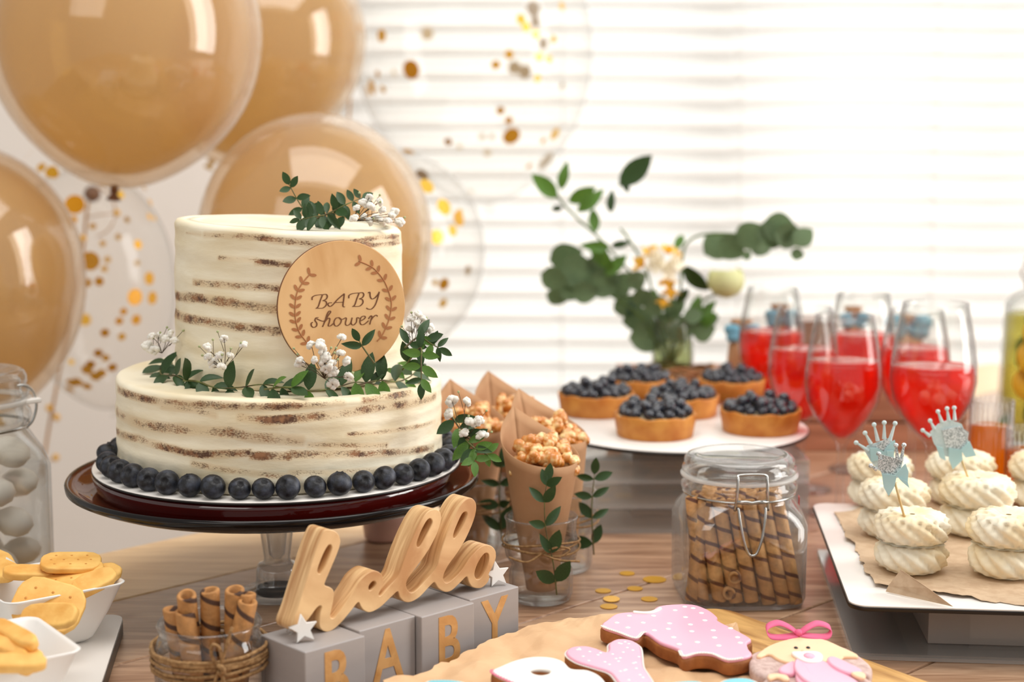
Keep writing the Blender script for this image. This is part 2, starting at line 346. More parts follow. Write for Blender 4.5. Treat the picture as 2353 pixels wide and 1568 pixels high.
M_outer = clear('outer_clear_balloon', s2l((252, 244, 232)), .20, .30, .05, 1.5, 1.6, s2l((244, 222, 196)), .9)
M_film = clear('balloon_film', (.985, .98, .97), .012, .14, .03, 1.4, .8, rim=.85)
M_redglass = solid('red_glass', (86, 14, 12), (58, 6, 8), .06, 6, coat=1)
M_redflange = clear('red_glass_flange', (.55, .2, .12), .35, .6, .04, 1.5, 1.0, s2l((150, 72, 48)))
M_darkrim = solid('dark_glass_rim', (22, 16, 14), (12, 8, 8), .15, spec=.35)

# ------------------------------------------------------------------ the setting
WY = 2.7                                     # distance of the window wall
TZ = -.75
def struct(o): o['kind'] = 'structure'; return o
wx0, wx1, wz0, wz1 = Q(770, 500, WY).x, 2.3, Q(1200, 1130, WY).z, 1.55
wl = merge(box(-2.2, wx0, WY, WY+.12, TZ, 2.0), box(wx1, 2.6, WY, WY+.12, TZ, 2.0), box(wx0, wx1, WY, WY+.12, TZ, wz0), box(wx0, wx1, WY, WY+.12, wz1, 2.0))
struct(obj('wall_back', wl, M_frost_white, smooth=False))
struct(obj('floor', box(-2.2, 2.6, -.6, WY, TZ-.05, TZ), wood('floor_wood', (190, 160, 130), (160, 130, 100)), smooth=False))
win = bpy.data.objects.new('window_1', None); COL.objects.link(win); win.location = (wx0, WY, wz0); struct(win)
WW, WH = wx1-wx0, wz1-wz0
fb = [box(0, WW, .03, .09, 0, .05), box(0, WW, .03, .09, WH-.05, WH), box(0, .05, .03, .09, .05, WH-.05), box(WW-.05, WW, .03, .09, .05, WH-.05)]
for px, hw in ((1640, .04), (2270, .025)):
    cx = Q(px, 500, WY).x-wx0; fb.append(box(cx-hw, cx+hw, .06, .09, .05, WH-.05))
obj('window_frame', merge(*fb), solid('window_frame_white', (215, 212, 210), (205, 202, 200), .5), win, smooth=False)
obj('glass', box(.05, WW-.05, .055, .06, .05, WH-.05), M_glass, win, smooth=False)
# blind: every slat its own part
bl = thing('window_blind', 'white horizontal slat blind covering the bright window', 'blind', ((wx0+wx1)/2, WY-.03, wz0))
m_slat = solid('slat_white', (250, 249, 247), (248, 247, 245), .5, 5, trans=.42)
SP = 54.3*WY/F
hw = WW/2+.02
sv = []
for (yy, zz) in ((-.014, -.019), (-.009, -.008), (-.002, .004), (.006, .014), (.013, .021)): sv.append((yy, zz))
V = []; Fc = []
for th_ in (0, .0012):
    for (yy, zz) in sv: V += [(-hw, yy+th_, zz), (hw, yy+th_, zz)]
for k in range(4):
    a = k*2; Fc += [(a, a+1, a+3, a+2), (10+a, 10+a+2, 10+a+3, 10+a+1)]
Fc += [(0, 10, 11, 1), (8, 9, 19, 18)]
sl = None; nz = int(WH/SP)+1
z00 = Q(1300, 919, WY).z-wz0
k0 = -int(z00/SP)
for i in range(k0, k0+nz+1):
    zz = z00+i*SP
    if zz > WH: break
    if sl is None: sl = obj('slat', (V, Fc), m_slat, bl, (0, 0, zz))
    else: dup(sl, bl, (0, 0, zz), children=[])
for px in (1290, 1690, 2130):
    x = Q(px, 500, WY).x-bl.location.x; obj('ladder_cord', tube([(x, -.016, -.02), (x, -.016, WH)], .0012, 6), m_slat, bl)
obj('head_rail', box(-hw, hw, -.02, .03, WH+.01, WH+.05), m_slat, bl, smooth=False)

# table of planks laid at 45 degrees to the window
tb = thing('banquet_table', 'wide wooden table with light far plank and brown planks carrying the buffet', 'table', (0, 0, 0))
ang = radians(45); dv, nv = Vector((cos(ang), sin(ang), 0)), Vector((-sin(ang), cos(ang), 0))
m_p1 = wood('light_oak', (240, 206, 160), (220, 182, 134), (2.2, 22, 22), .38, 5, .05, .2); m_p2 = wood('brown_oak', (186, 148, 118), (138, 100, 74), (2.2, 22, 22), .36, 5, .06, .35)
m_p3 = wood('mid_oak', (194, 158, 128), (150, 112, 84), (2.2, 22, 22), .36, 5, .06, .35)
e0 = 1.262
for k in range(8):
    n1 = e0-.137*k; n0 = n1-.1355
    vf = bevelbox(-.35, 2.35, n0-(.137 if k == 0 else 0)*0, n1, -.028, 0, .0016, 2)
    vf = xf(vf, Matrix.Rotation(ang, 4, 'Z')); o = obj('plank', vf, (m_p1, m_p2, m_p3)[0 if k == 0 else 1+k % 2], tb, smooth=False)
for (a, b) in ((-.25, e0-.1), (2.2, e0-.1), (-.25, .3), (2.2, .3)):
    c = dv*a+nv*b; obj('leg', box(c.x-.03, c.x+.03, c.y-.03, c.y+.03, TZ, -.028), m_p2, tb, smooth=False)

# ------------------------------------------------------------------ leaves, sprigs
def leafmesh(length=1, width=.42, fold=.12, curl=.15, tip=.5, n=6):
    V, Fc = [], []
    for i in range(n+1):
        t = i/n; w_ = width*.5*(sin(pi*t**(.6+tip*.6)))**.8 if 0 < t < 1 else .004
        z = -curl*t*t
        V += [(t*length, -w_, z+fold*w_*2), (t*length, 0, z), (t*length, w_, z+fold*w_*2)]
    for i in range(n):
        a = i*3; Fc += [(a, a+1, a+4, a+3), (a+1, a+2, a+5, a+4)]
    return mk((V, Fc))
LM = [leafmesh(1, .46, .15, .12), leafmesh(1, .40, .3, .3), leafmesh(1, .5, .1, -.1)]
LM2 = [leafmesh(1, .46, .15, .12), leafmesh(1, .40, .3, .3)]
EM = [leafmesh(1, .85, .08, .15, .35, 8), leafmesh(1, .75, .15, .3, .35, 8)]
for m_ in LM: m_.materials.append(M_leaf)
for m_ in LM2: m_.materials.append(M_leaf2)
for m_ in EM: m_.materials.append(M_euc)
def leaf(parent, base, d, size, meshes=LM, up=None):
    up = up or Vector((rnd(-.5, .5), -1, .6+rnd(-.4, .4)))
    me = R_.choice(meshes); o = bpy.data.objects.new('leaf', me); COL.objects.link(o); o.parent = parent
    o.matrix_local = Matrix.Translation(base) @ frame(d, up) @ Matrix.Scale(size, 4); return o
def flower_mesh():
    vf = []
    for k in range(9):
        a = k*2.4; el = .2+.12*k
        d = Vector((cos(a)*cos(el), sin(a)*cos(el), sin(el)))
        vf.append(xf(ico(.5, 1, lambda c: Vector((c.x, c.y*.9, c.z*.8+.05*sin(c.x*9)))), Matrix.Translation(d*.5)))
    return mk(merge(*vf))
FM = flower_mesh(); FM.materials.append(M_petal)
BM_ = mk(ico(1, 1)); BM_.materials.append(M_bud)
def flower(parent, p, r=.0042):
    o = bpy.data.objects.new('flower', FM); COL.objects.link(o); o.parent = parent
    o.matrix_local = Matrix.Translation(p) @ Matrix.Rotation(rnd(0, 6), 4, 'Z') @ Matrix.Rotation(rnd(.3, 1.3), 4, 'X') @ Matrix.Scale(r, 4); return o
def sprig(name, label, cat, pts, nleaf, size, meshes=LM, loc=None, spread=.75, sr=.0008, group=None, upv=None, pair=True, smat=None, taper=.35):
    """stem through world points pts, leaves alternate along it"""
    base = Vector(pts[0]) if loc is None else Vector(loc)
    t = thing(name, label, cat, base, 0, group)
    lp = spl([Vector(p)-base for p in pts], 8); obj('stem', tube(lp, [sr*(1-.5*i/len(lp)) for i in range(len(lp))], 6), smat or M_stem, t)
    for i in range(nleaf):
        f = (i+.6)/nleaf*(len(lp)-1); k = int(f); p = lp[k].lerp(lp[min(k+1, len(lp)-1)], f-k)
        d = (lp[min(k+1, len(lp)-1)]-lp[max(k-1, 0)]).normalized(); side = d.cross(Vector((0, -1, .3))).normalized()
        for s in ((1, -1) if pair else ((1 if i % 2 else -1),)):
            dd = (d*(1-spread)+side*s*spread+Vector((rnd(-.38, .38), rnd(-.5, .25), rnd(-.38, .38)))).normalized()
            leaf(t, p, dd, size*(1-taper*i/nleaf)*rnd(.8, 1.1), meshes, upv)
    leaf(t, lp[-1], lp[-1]-lp[-3], size*.7, meshes, upv)
    return t
def breath(label, stem_from, pts, r=.0042, group='baby\'s breath on the cake'):
    base = Vector(stem_from); t = thing('flower_sprig', label, 'flowers', base, 0, group)
    tb_ = []
    for p in pts:
        q = Vector(p)-base; tb_.append(tube([(0, 0, 0), q*.5+Vector((rnd(-.002, .002), 0, .001)), q], .00025, 4)); flower(t, q, r*rnd(.75, 1.1))
        if R_.random() < .6:
            b = q+Vector((rnd(-.008, .008), rnd(-.004, .004), rnd(.002, .009))); tb_.append(tube([q*.6, b], .0002, 4))
            o = link('bud', BM_, None, t, b); o.scale = (.0011,)*3
    obj('stem', merge(*tb_), solid('twig_brown', (96, 78, 50), (70, 52, 34), .7), t); return t

# ------------------------------------------------------------------ blueberry
def berry_mesh(mat):
    pr = []
    for i in range(11):
        a = -pi/2+pi*i/10*.90; pr.append((cos(a)*1.0, sin(a)*.92))
    pr += [(.20, .80), (.10, .74), (0.001, .73)]; pr[0] = (.001, -.92)
    def fn(r, z, a, j):
        if j == 10: return r*(1+.18*cos(5*a)), z+.07*max(0, cos(5*a))
        return r, z
    me = fixn(mk(lathe(pr, 20, fn))); me.materials.append(mat); me.materials.append(M_cap)
    n = len(pr)
    for p in me.polygons:
        if min(v % n for v in p.vertices) >= 10: p.material_index = 1
    return me
BE, BE2 = berry_mesh(M_berry), berry_mesh(M_berry2)
def berry(me, p, r, parent=None, tilt=None):
    o = bpy.data.objects.new('blueberry', me); COL.objects.link(o); o.location = p; o.scale = (r, r, r*rnd(.93, 1.0)); o.parent = parent
    o.rotation_euler = tilt or (rnd(.0, 1.25), rnd(-.6, .6), 0) if parent is None else (rnd(-.7, .9), rnd(-.6, .6), rnd(0, 6)); return o
#@@PART2

# ------------------------------------------------------------------ cake stand, board, cake
CS = P(644, 1365, 0); cx0, cy0 = CS.x-.002, CS.y
ZR = .1005
st = thing('cake_stand', 'footed cake stand with dark red glass plate and clear stem under the two-tier cake', 'cake stand', (cx0, cy0, 0))
RR = .1655
obj('plate', lathe([(.001, ZR-.012), (.06, ZR-.013), (.135, ZR-.011), (.140, ZR-.009), (.1445, ZR+.004), (.1455, ZR+.0085), (.142, ZR+.0095), (.001, ZR+.0095)], 96), M_redglass, st)
obj('flange', lathe([(.139, ZR-.009), (.150, ZR-.008), (.158, ZR-.004), (RR, ZR+.001), (RR-.001, ZR+.0025), (.157, ZR-.001), (.149, ZR-.0055), (.141, ZR-.006)], 96), M_redflange, st)
obj('rim', lathe([(RR-.004, ZR-.0055), (RR+.0006, ZR-.003), (RR+.0012, ZR+.0012), (RR, ZR+.003), (RR-.0018, ZR+.0028), (RR-.0024, ZR), (RR-.006, ZR-.0055)], 96, close=True), M_darkrim, st)
obj('underside', lathe([(.03, ZR-.0135), (.12, ZR-.0145), (.149, ZR-.0105), (.160, ZR-.0062), (RR, ZR-.002)], 96), M_darkrim, st)
obj('stem', lathe([(.018, ZR-.0135), (.0155, .075), (.013, .05), (.0105, .031), (.0115, .027)], 32), M_stand, st)
obj('stem_core', lathe([(.0125, ZR-.015), (.0095, .06), (.0065, .034), (.003, .03)], 24), M_stand, st)
obj('foot', lathe([(.0115, .027), (.0155, .026), (.0172, .021), (.0175, .013), (.019, .007), (.030, .004), (.034, .0018), (.034, .0004), (.001, .0004)], 48), M_stand, st)
obj('foot_ring', lathe([(.0168, .0065), (.0176, .0035), (.017, .0012), (.001, .001)], 40), M_darkrim, st)
ZB = ZR+.0098
bd = thing('cake_board', 'round white cake board with dark edge on the red glass stand', 'cake board', (cx0+.003, cy0, ZB))
obj('board_top', lathe([(.001, .0018), (.1478, .0018), (.148, .0024), (.147, .0030), (.001, .0030)], 96), M_board, bd)
obj('board_edge', lathe([(.001, 0), (.1472, 0), (.1482, .0004), (.1482, .0020), (.1475, .0022), (.001, .0019)], 96), M_black, bd)
ZL = ZB+.0032
def cyl_hit(px, py, cx, cy, R):
    d = Q(px, py, 1.0)-Vector((0, 0, H)); a = d.x**2+d.y**2; b = -2*(d.x*cx+d.y*cy); c = cx*cx+cy*cy-R*R
    D = b*b-4*a*c
    t = (-b-sqrt(D))/(2*a) if D > 0 else -b/(2*a)
    p = Vector((0, 0, H))+d*t; return atan2(p.x-cx, -(p.y-cy)), p.z
cL = Q(647, 1000, cy0); RL = .1300; xL = cL.x; HL = .0715
cU = Q(667, 700, cy0); RU = .0900; xU = cU.x; ZU = ZL+HL; HU = Q(640, 510, cy0).z-ZU
def bands(lst, ox, oy, sc, cx, R):
    out = []
    for pts, s, hwz in lst:
        q = [cyl_hit(ox+x/sc, oy+y/sc, cx, cy0, R) for x, y in pts]; out.append((q, s, hwz/sc*cy0/F))
    return out
BL = bands([([(310, 120), (400, 195), (500, 228), (700, 242), (850, 268), (950, 285), (1100, 278), (1250, 250)], .92, 27), ([(1250, 250), (1480, 240)], .5, 24),
    ([(1580, 235), (1830, 212)], .8, 22), ([(540, 345), (700, 362), (820, 395)], .66, 22), ([(940, 400), (1100, 420), (1380, 392)], 1.0, 28), ([(1380, 392), (1650, 352), (1950, 292)], .66, 28),
    ([(312, 365), (430, 435), (700, 465), (900, 480), (1000, 505), (1270, 522)], .52, 34), ([(312, 470), (420, 512), (580, 560), (720, 592), (1000, 585)], .78, 26), ([(1000, 600), (1200, 602)], .95, 28),
    ([(1200, 592), (1500, 590), (1800, 578), (1940, 555)], .68, 26), ([(700, 640), (1000, 690), (1250, 712)], .5, 22), ([(1300, 545), (1700, 545)], .35, 20), ([(1500, 490), (1950, 420)], .4, 16), ([(1200, 690), (1850, 640)], .36, 20)], 130, 780, 2.241, xL, RL)
BU = bands([([(500, 478), (600, 490)], .45, 16), ([(620, 525), (800, 545), (1000, 560)], .62, 28), ([(1000, 560), (1100, 578), (1350, 602)], .9, 30), ([(1350, 600), (1600, 590), (1750, 560), (1950, 545)], .62, 26), ([(1650, 620), (1800, 605), (1950, 590)], .72, 18),
    ([(960, 715), (1190, 740)], .85, 30), ([(720, 690), (960, 705)], .42, 22), ([(560, 850), (750, 870), (900, 880), (1120, 890)], .64, 34), ([(430, 938), (600, 955), (800, 985), (1110, 1035)], .84, 42),
    ([(430, 1050), (600, 1100), (800, 1135), (1130, 1175)], .84, 42), ([(1120, 900), (1500, 930)], .6, 30), ([(1950, 780), (1900, 1100)], .2, 10)], 250, 350, 2.851, xU, RU)
for B_, zb, hh in ((BL, ZL, HL), (BU, ZU, HU)):           # the far side, never seen from here, scraped alike
    for k in range(5):
        a0 = 1.75+rnd(-.1, .3); zz = zb+hh*(.14+.19*k)
        B_.append(([(a0+i*.5, zz+rnd(-.003, .003)) for i in range(7)], rnd(.55, .9), .004))
def tier(name, R, h, cx, z0, B_, parent, top_tilt=0, taper=0.0):
    nz_, seg = 56, 380; pr = [(.001, 0), (R-.004, 0)]
    pr += [(R, .0012+(h-.005)*j/nz_) for j in range(nz_+1)]
    pr += [(R-.0006, h-.0022), (R-.002, h-.0006), (R-.005, h), (R-.012, h-.0003)]+[(R*k/8, h-.0006) for k in range(7, 0, -1)]+[(.001, h-.0004)]
    ntop = 2+nz_+1
    def fn(r, z, a, j):
        if r > .01:
            n_ = noise.noise(Vector((cos(a)*R*22, sin(a)*R*22, z*70+z0*9)))*.0010+noise.noise(Vector((cos(a)*R*8, sin(a)*R*8, z*120)))*.0008
            if 2 <= j < ntop+3: r += n_+taper*(1-z/h)
            z += (n_*.8 if j >= ntop else 0)+top_tilt*cos(a)*(z/h)*r/R
            if j >= ntop+3: z += .0009*sin(r*260+a*1.5)*(r/R)
        return r, z
    me = fixn(mk(lathe(pr, seg, fn))); at = me.attributes.new('crumb', 'FLOAT', 'POINT')
    vals = []
    for v in me.vertices:
        z = v.co.z; r = sqrt(v.co.x**2+v.co.y**2); val = 0
        if r > R-.004 and z > 0:
            a = atan2(v.co.x, -v.co.y)
            for q, s, hwz in B_:
                for (a1, z1), (a2, z2) in zip(q, q[1:]):
                    for aa in (a, a+2*pi):
                        lo, hi = min(a1, a2), max(a1, a2)
                        if lo-.03 <= aa <= hi+.03:
                            f = 0 if a2 == a1 else max(0, min(1, (aa-a1)/(a2-a1))); zb = min(z1+(z2-z1)*f-z0, h-.0045)
                            end = 1-max(0, lo-aa, aa-hi)/.03
                            val = max(val, (.42+.32*s)*end*max(0, 1-(abs(z-zb)/hwz)**2)**.5)
        vals.append(val*(.85+.3*noise.noise(Vector((v.co.x*60, v.co.y*60, z*40)))))
    at.data.foreach_set('value', vals)
    return link(name, me, M_cake, parent, (cx-xL, 0, z0-ZL))
ck = thing('tiered_cake', 'two-tier semi-naked cake with cream frosting and bared sponge streaks on tall stand', 'cake', (xL, cy0, ZL))
tier('lower_tier', RL, HL, xL, ZL, BL, ck, -.0028, .0005)
tier('upper_tier', RU-.0005, HU, xU, ZU-.0004, BU, ck, -.0045, .0028)

# berries round the foot of the cake
nb = 46; i = 0; a = -2.9
while a < 3.2:
    r = rnd(.0072, .0093) if not (abs(a) < 1.3) else R_.choice([.0084, .0095, .0092, .0078, .0098, .0086, .009])
    rad = RL+.0003+r
    skip = 1.42 < a < 1.62
    if not skip:
        b = berry(BE, (xL+rad*sin(a), cy0-rad*cos(a), ZL+r*.93-.0002), r)
        tag(b, 'dark blueberry in the ring around the foot of the lower cake tier', 'blueberry', 'blueberries round the cake')
    a += (2.06*r+rnd(.0, .0006))/rad

# wooden topper disc leaning on the upper tier
pa = radians(24); rt = Vector((cos(pa), sin(pa), 0)); nn = Vector((sin(pa), -cos(pa), 0))
base = Vector((xU, cy0, 0))+nn*(RU+.0065); TC = Q(787, 706, base.y+.002); RT = .0500
tp = thing('cake_topper', 'round wooden topper disc reading BABY shower leaning on the upper tier', 'cake topper', (TC.x, TC.y, TC.z-RT))
TM = Matrix((rt, Vector((0, 0, 1)), nn)).transposed().to_4x4()   # x right, y up, z towards the viewer
tilt_ = Matrix.Rotation(radians(-3), 4, 'X')
def tmat(): return Matrix.Translation((0, 0, RT)) @ TM @ tilt_
m_disc = wood('birch_plywood', (226, 184, 130), (208, 160, 104), (4, 1.6, 4), .5, 7, .03)
plate('disc', [[(RT*cos(2*pi*k/96), RT*sin(2*pi*k/96)) for k in range(96)]], .0034, .0004, m_disc, tp, matrix=tmat() @ Matrix.Translation((0, 0, -.0034)))
plate('burnt_edge', [[((RT+.0002)*cos(2*pi*k/96), (RT+.0002)*sin(2*pi*k/96)) for k in range(96)]], .0026, .0002, solid('laser_burnt_edge', (120, 72, 40), (96, 56, 30), .7), tp, matrix=tmat() @ Matrix.Translation((0, 0, -.0031)))
M_burn = solid('burnt_engraving', (122, 78, 42), (104, 62, 32), .7); M_burn2 = solid('engraved_leaf', (176, 116, 70), (164, 104, 58), .7)
def tz(x, y): return ((x-762)/676*RT, (742-y)/702*RT, .0003)
def strokes(name, lst, r, mat, mats=None):
    vf = []
    for s in lst:
        pts = spl([tz(*p) for p in s], 5); rr = []
        for i_, p in enumerate(pts):
            d = pts[min(i_+1, len(pts)-1)]-pts[max(i_-1, 0)]
            rr.append(r*(.55+.75*abs(d.y)/(d.length+1e-9)) if r < .0006 else r)
        q = tube(pts, rr, 6); vf.append(([Vector((v[0], v[1], v[2]*.5)) for v in q[0]], q[1]))
    o = obj(name, merge(*vf), mat, tp); o.matrix_local = tmat(); return o
Bs = [[(445, 650), (448, 622), (480, 605), (530, 600), (572, 600)], [(555, 604), (530, 660), (505, 725), (480, 742)], [(545, 604), (590, 598), (606, 620), (590, 650), (555, 664)], [(555, 664), (588, 672), (594, 705), (562, 738), (520, 742), (484, 738)]]
As = [[(652, 690), (622, 690), (610, 708), (630, 728), (665, 708), (712, 658), (786, 600)], [(786, 600), (778, 660), (768, 730), (788, 740)], [(672, 690), (772, 690)]]
Ys = [[(1040, 604), (1060, 598), (1062, 640), (1078, 670), (1112, 660), (1148, 622), (1162, 598)], [(1162, 598), (1140, 670), (1110, 740), (1070, 778), (1035, 775), (1018, 764)]]
strokes('lettering', Bs+As+[[(x+388, y) for x, y in s] for s in Bs]+Ys, .00042, M_burn)
strokes('lettering', [[(505, 838), (478, 842), (468, 868), (485, 895), (482, 925), (455, 940), (430, 925), (428, 895), (445, 885)], [(485, 850), (560, 880), (610, 820), (636, 785), (618, 778), (596, 812), (572, 880), (545, 938)],
    [(560, 900), (600, 855), (624, 855), (618, 890), (606, 930), (630, 932), (664, 905)], [(722, 850), (690, 855), (668, 890), (674, 930), (702, 938), (735, 910), (745, 872), (722, 850), (745, 872), (785, 860)],
    [(785, 855), (800, 865), (788, 915), (802, 938), (840, 920), (862, 858)], [(862, 858), (850, 915), (870, 938), (904, 910), (914, 862), (940, 870)], [(940, 902), (984, 882), (1004, 860), (988, 848), (958, 860), (943, 902), (955, 936), (990, 935), (1036, 900)],
    [(1036, 880), (1062, 850), (1074, 860), (1060, 900), (1048, 940)], [(1062, 896), (1090, 862), (1118, 845), (1136, 858)]], .00042, M_burn)
for pts in ([(950, 262), (1080, 325), (1150, 390), (1220, 490), (1270, 620), (1290, 730), (1272, 850), (1240, 945), (1180, 1060), (1120, 1125)], [(440, 370), (350, 470), (290, 570), (268, 680), (262, 790), (270, 880), (300, 980), (350, 1060), (420, 1150)]):
    sp_ = spl([tz(*p) for p in pts], 10); vf = [tube(sp_, .00045, 5)]; n_ = 10
    for i in range(n_):
        k = int((i+.25)/n_*(len(sp_)-1)); d = (sp_[min(k+1, len(sp_)-1)]-sp_[max(0, k-1)]).normalized(); s_ = Vector((-d.y, d.x, 0))
        if d.y < 0: d = -d
        for sg in (1, -1):
            c = sp_[k]+(s_*sg*.8+d*.5)*.0030; dd = (s_*sg+d*.8).normalized(); pp = Vector((-dd.y, dd.x, 0))
            vf.append(([c+dd*cos(2*pi*q/10)*.0026+pp*sin(2*pi*q/10)*.0012+Vector((0, 0, .0001)) for q in range(10)], [tuple(range(10))]))
    e = sp_[0]; q = merge(*vf); o = obj('laurel', ([Vector((v[0], v[1], v[2]*.5+.0001)) for v in q[0]], q[1]), M_burn2, tp); o.matrix_local = tmat()

# greenery on the cake
yT = cy0
def U(px, py, dy=0.0): return Q(px, py, cy0+dy)
sprig('leafy_sprig', 'dark green leafy sprig lying on top of the upper tier', 'greenery', [U(800, 500, -.02), U(760, 490, -.03), U(720, 505, -.03), U(690, 470, -.03), U(665, 425, -.035)], 8, .0175, upv=Vector((.1, -1, .3)))
sprig('leafy_sprig', 'short green sprig behind the white flowers on top of the cake', 'greenery', [U(720, 505, -.045), U(760, 488, -.04), U(800, 468, -.04), U(832, 455, -.03)], 6, .0170, upv=Vector((0, -1, .4)))
sprig('leafy_sprig', 'small drooping leafy tip at the front edge of the cake top', 'greenery', [U(745, 495, -.06), U(715, 500, -.06), U(690, 505, -.058)], 5, .014, upv=Vector((0, -1, .5)))
breath('small white flower sprig on top of the upper tier', U(815, 508, -.05), [U(*p, rnd(-.06, -.03)) for p in ((820, 480), (848, 455), (870, 465), (838, 500), (880, 485), (898, 498), (815, 505), (850, 478), (890, 510), (862, 505), (908, 490), (918, 512), (835, 470), (875, 512), (846, 510))], .0050)
RG = RU+.010
def gar(a, dz=0.003, dr=0.0): return Vector((xU+(RG+dr)*sin(a), cy0-(RG+dr)*cos(a), ZU+dz))
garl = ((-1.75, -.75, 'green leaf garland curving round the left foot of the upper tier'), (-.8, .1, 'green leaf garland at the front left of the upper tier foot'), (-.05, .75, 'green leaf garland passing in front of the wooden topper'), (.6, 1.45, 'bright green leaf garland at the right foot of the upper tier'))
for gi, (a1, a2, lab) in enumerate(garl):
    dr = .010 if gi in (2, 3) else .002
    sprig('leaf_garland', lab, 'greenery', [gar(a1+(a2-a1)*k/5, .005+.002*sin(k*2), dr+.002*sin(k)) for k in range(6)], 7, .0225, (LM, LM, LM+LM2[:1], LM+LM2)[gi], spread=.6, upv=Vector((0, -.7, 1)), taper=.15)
sprig('leaf_garland', 'drooping leaf tip hanging over the right edge of the lower tier', 'greenery', [gar(1.0, .012, .012), U(965, 800, -.10), U(968, 835, -.115), U(968, 880, -.12)], 5, .018, LM+LM2, upv=Vector((0, -1, .2)))
sprig('leafy_sprig', 'upright green sprig at the right of the wooden topper', 'greenery', [U(930, 800, -.095), U(962, 775, -.09), U(990, 790, -.09), U(1008, 800, -.09)], 5, .017, LM2+LM, upv=Vector((0, -1, .3)))
sprig('leafy_sprig', 'single standing leaf pair in front of the topper', 'greenery', [U(860, 835, -.125), U(835, 800, -.125), U(826, 785, -.125)], 1, .016, upv=Vector((0, -1, .1)))
for lab, b, pts in (('white flower sprig at the left end of the garland', (372, 812, -.05), ((340, 795), (365, 775), (380, 780), (395, 768), (350, 775), (400, 785), (336, 800), (355, 808))),
    ('white flower cluster left of the wooden topper', (515, 850, -.11), ((475, 800), (490, 835), (505, 820), (528, 820), (478, 822), (508, 845), (492, 845), (560, 795), (515, 780))),
    ('long white flower spray crossing the lower part of the topper', (745, 870, -.145), ((716, 795), (736, 790), (743, 810), (750, 822), (745, 835), (765, 840), (765, 855), (758, 862), (690, 840), (725, 828), (785, 778), (800, 832), (783, 815), (765, 885), (800, 868), (690, 830), (748, 850), (735, 800))),
    ('white flower cluster at the right of the upper tier foot', (950, 800, -.08), ((945, 735), (955, 745), (975, 765), (990, 780), (1000, 775), (970, 735), (940, 760), (985, 755), (960, 725)))):
    breath(lab, U(*b), [U(x, y, b[2]+rnd(-.004, .004)) for x, y in pts], .0052)
sprig('leafy_sprig', 'green leafy sprig hanging over the right rim of the cake stand', 'greenery', [Q(1040, 960, cy0-.06), Q(1060, 990, cy0-.07), Q(1085, 1020, cy0-.08), Q(1090, 1060, cy0-.09)], 6, .019, LM+LM2[:1], upv=Vector((.2, -1, .4)), spread=.7)
sprig('leafy_sprig', 'small leafy sprig pointing right beyond the stand rim', 'greenery', [Q(1070, 1010, cy0-.08), Q(1090, 1030, cy0-.085), Q(1120, 1045, cy0-.085)], 3, .018, LM2, upv=Vector((.2, -1, .4)))
breath('white flower sprig beside the lower tier on the stand', Q(1070, 1010, cy0-.075), [Q(x, y, cy0-.08) for x, y in ((1035, 953), (1068, 998), (1078, 975), (1102, 968), (1108, 1005), (1070, 925), (1040, 925))], .0062)

# ------------------------------------------------------------------ hello sign, blocks, stars
BS = .0497; BR = radians(43.5)
bdir = Vector((cos(BR), sin(BR), 0)); bn = Vector((-sin(BR), cos(BR), 0))
M_grey = solid('grey_painted_wood', (168, 162, 160), (160, 154, 152), .45, 8, .08, 90, mapping=(1, 1, 6))
M_inlay = wood('pine_inlay', (214, 164, 104), (192, 138, 76), (1, 1, 1), .5, 60, .02)
for (px, py, ch, lab) in ((700, 1500, 'B', 'grey painted cube with wood letter B at the near end of the row'), (825, 1451, 'A', 'grey painted cube with wood letter A'), (968, 1419, 'B', 'grey painted cube with wood letter B between the A and the Y'), (1079, 1379, 'Y', 'grey painted cube with wood letter Y at the far end of the row')):
    p = P(px, py, BS); t = thing('letter_block', lab, 'block', (p.x, p.y, 0), BR, 'letter blocks under the sign')
    s_ = BS-.0006 if ch != 'Y' else .0485
    obj('cube', bevelbox(0, s_, 0, BS, 0, BS, .0008, 2), M_grey, t, smooth=False)
    o = link('letter', text_mesh(ch, .052, .74, .0003), M_inlay, t, (s_/2, -.0001, BS*.50)); o.rotation_euler = (pi/2, 0, 0)
h0 = P(751, 1453, BS)
def hp(x, y):                                            # front face of the sign in its own plane
    px, py = 600+x/3.58, 1130+y/3.58; d = Q(px, py, 1.0)-Vector((0, 0, H)); t = (h0-Vector((0, 0, H))).dot(bn)/d.dot(bn); q = Vector((0, 0, H))+d*t-h0
    return (q.dot(bdir), q.z)
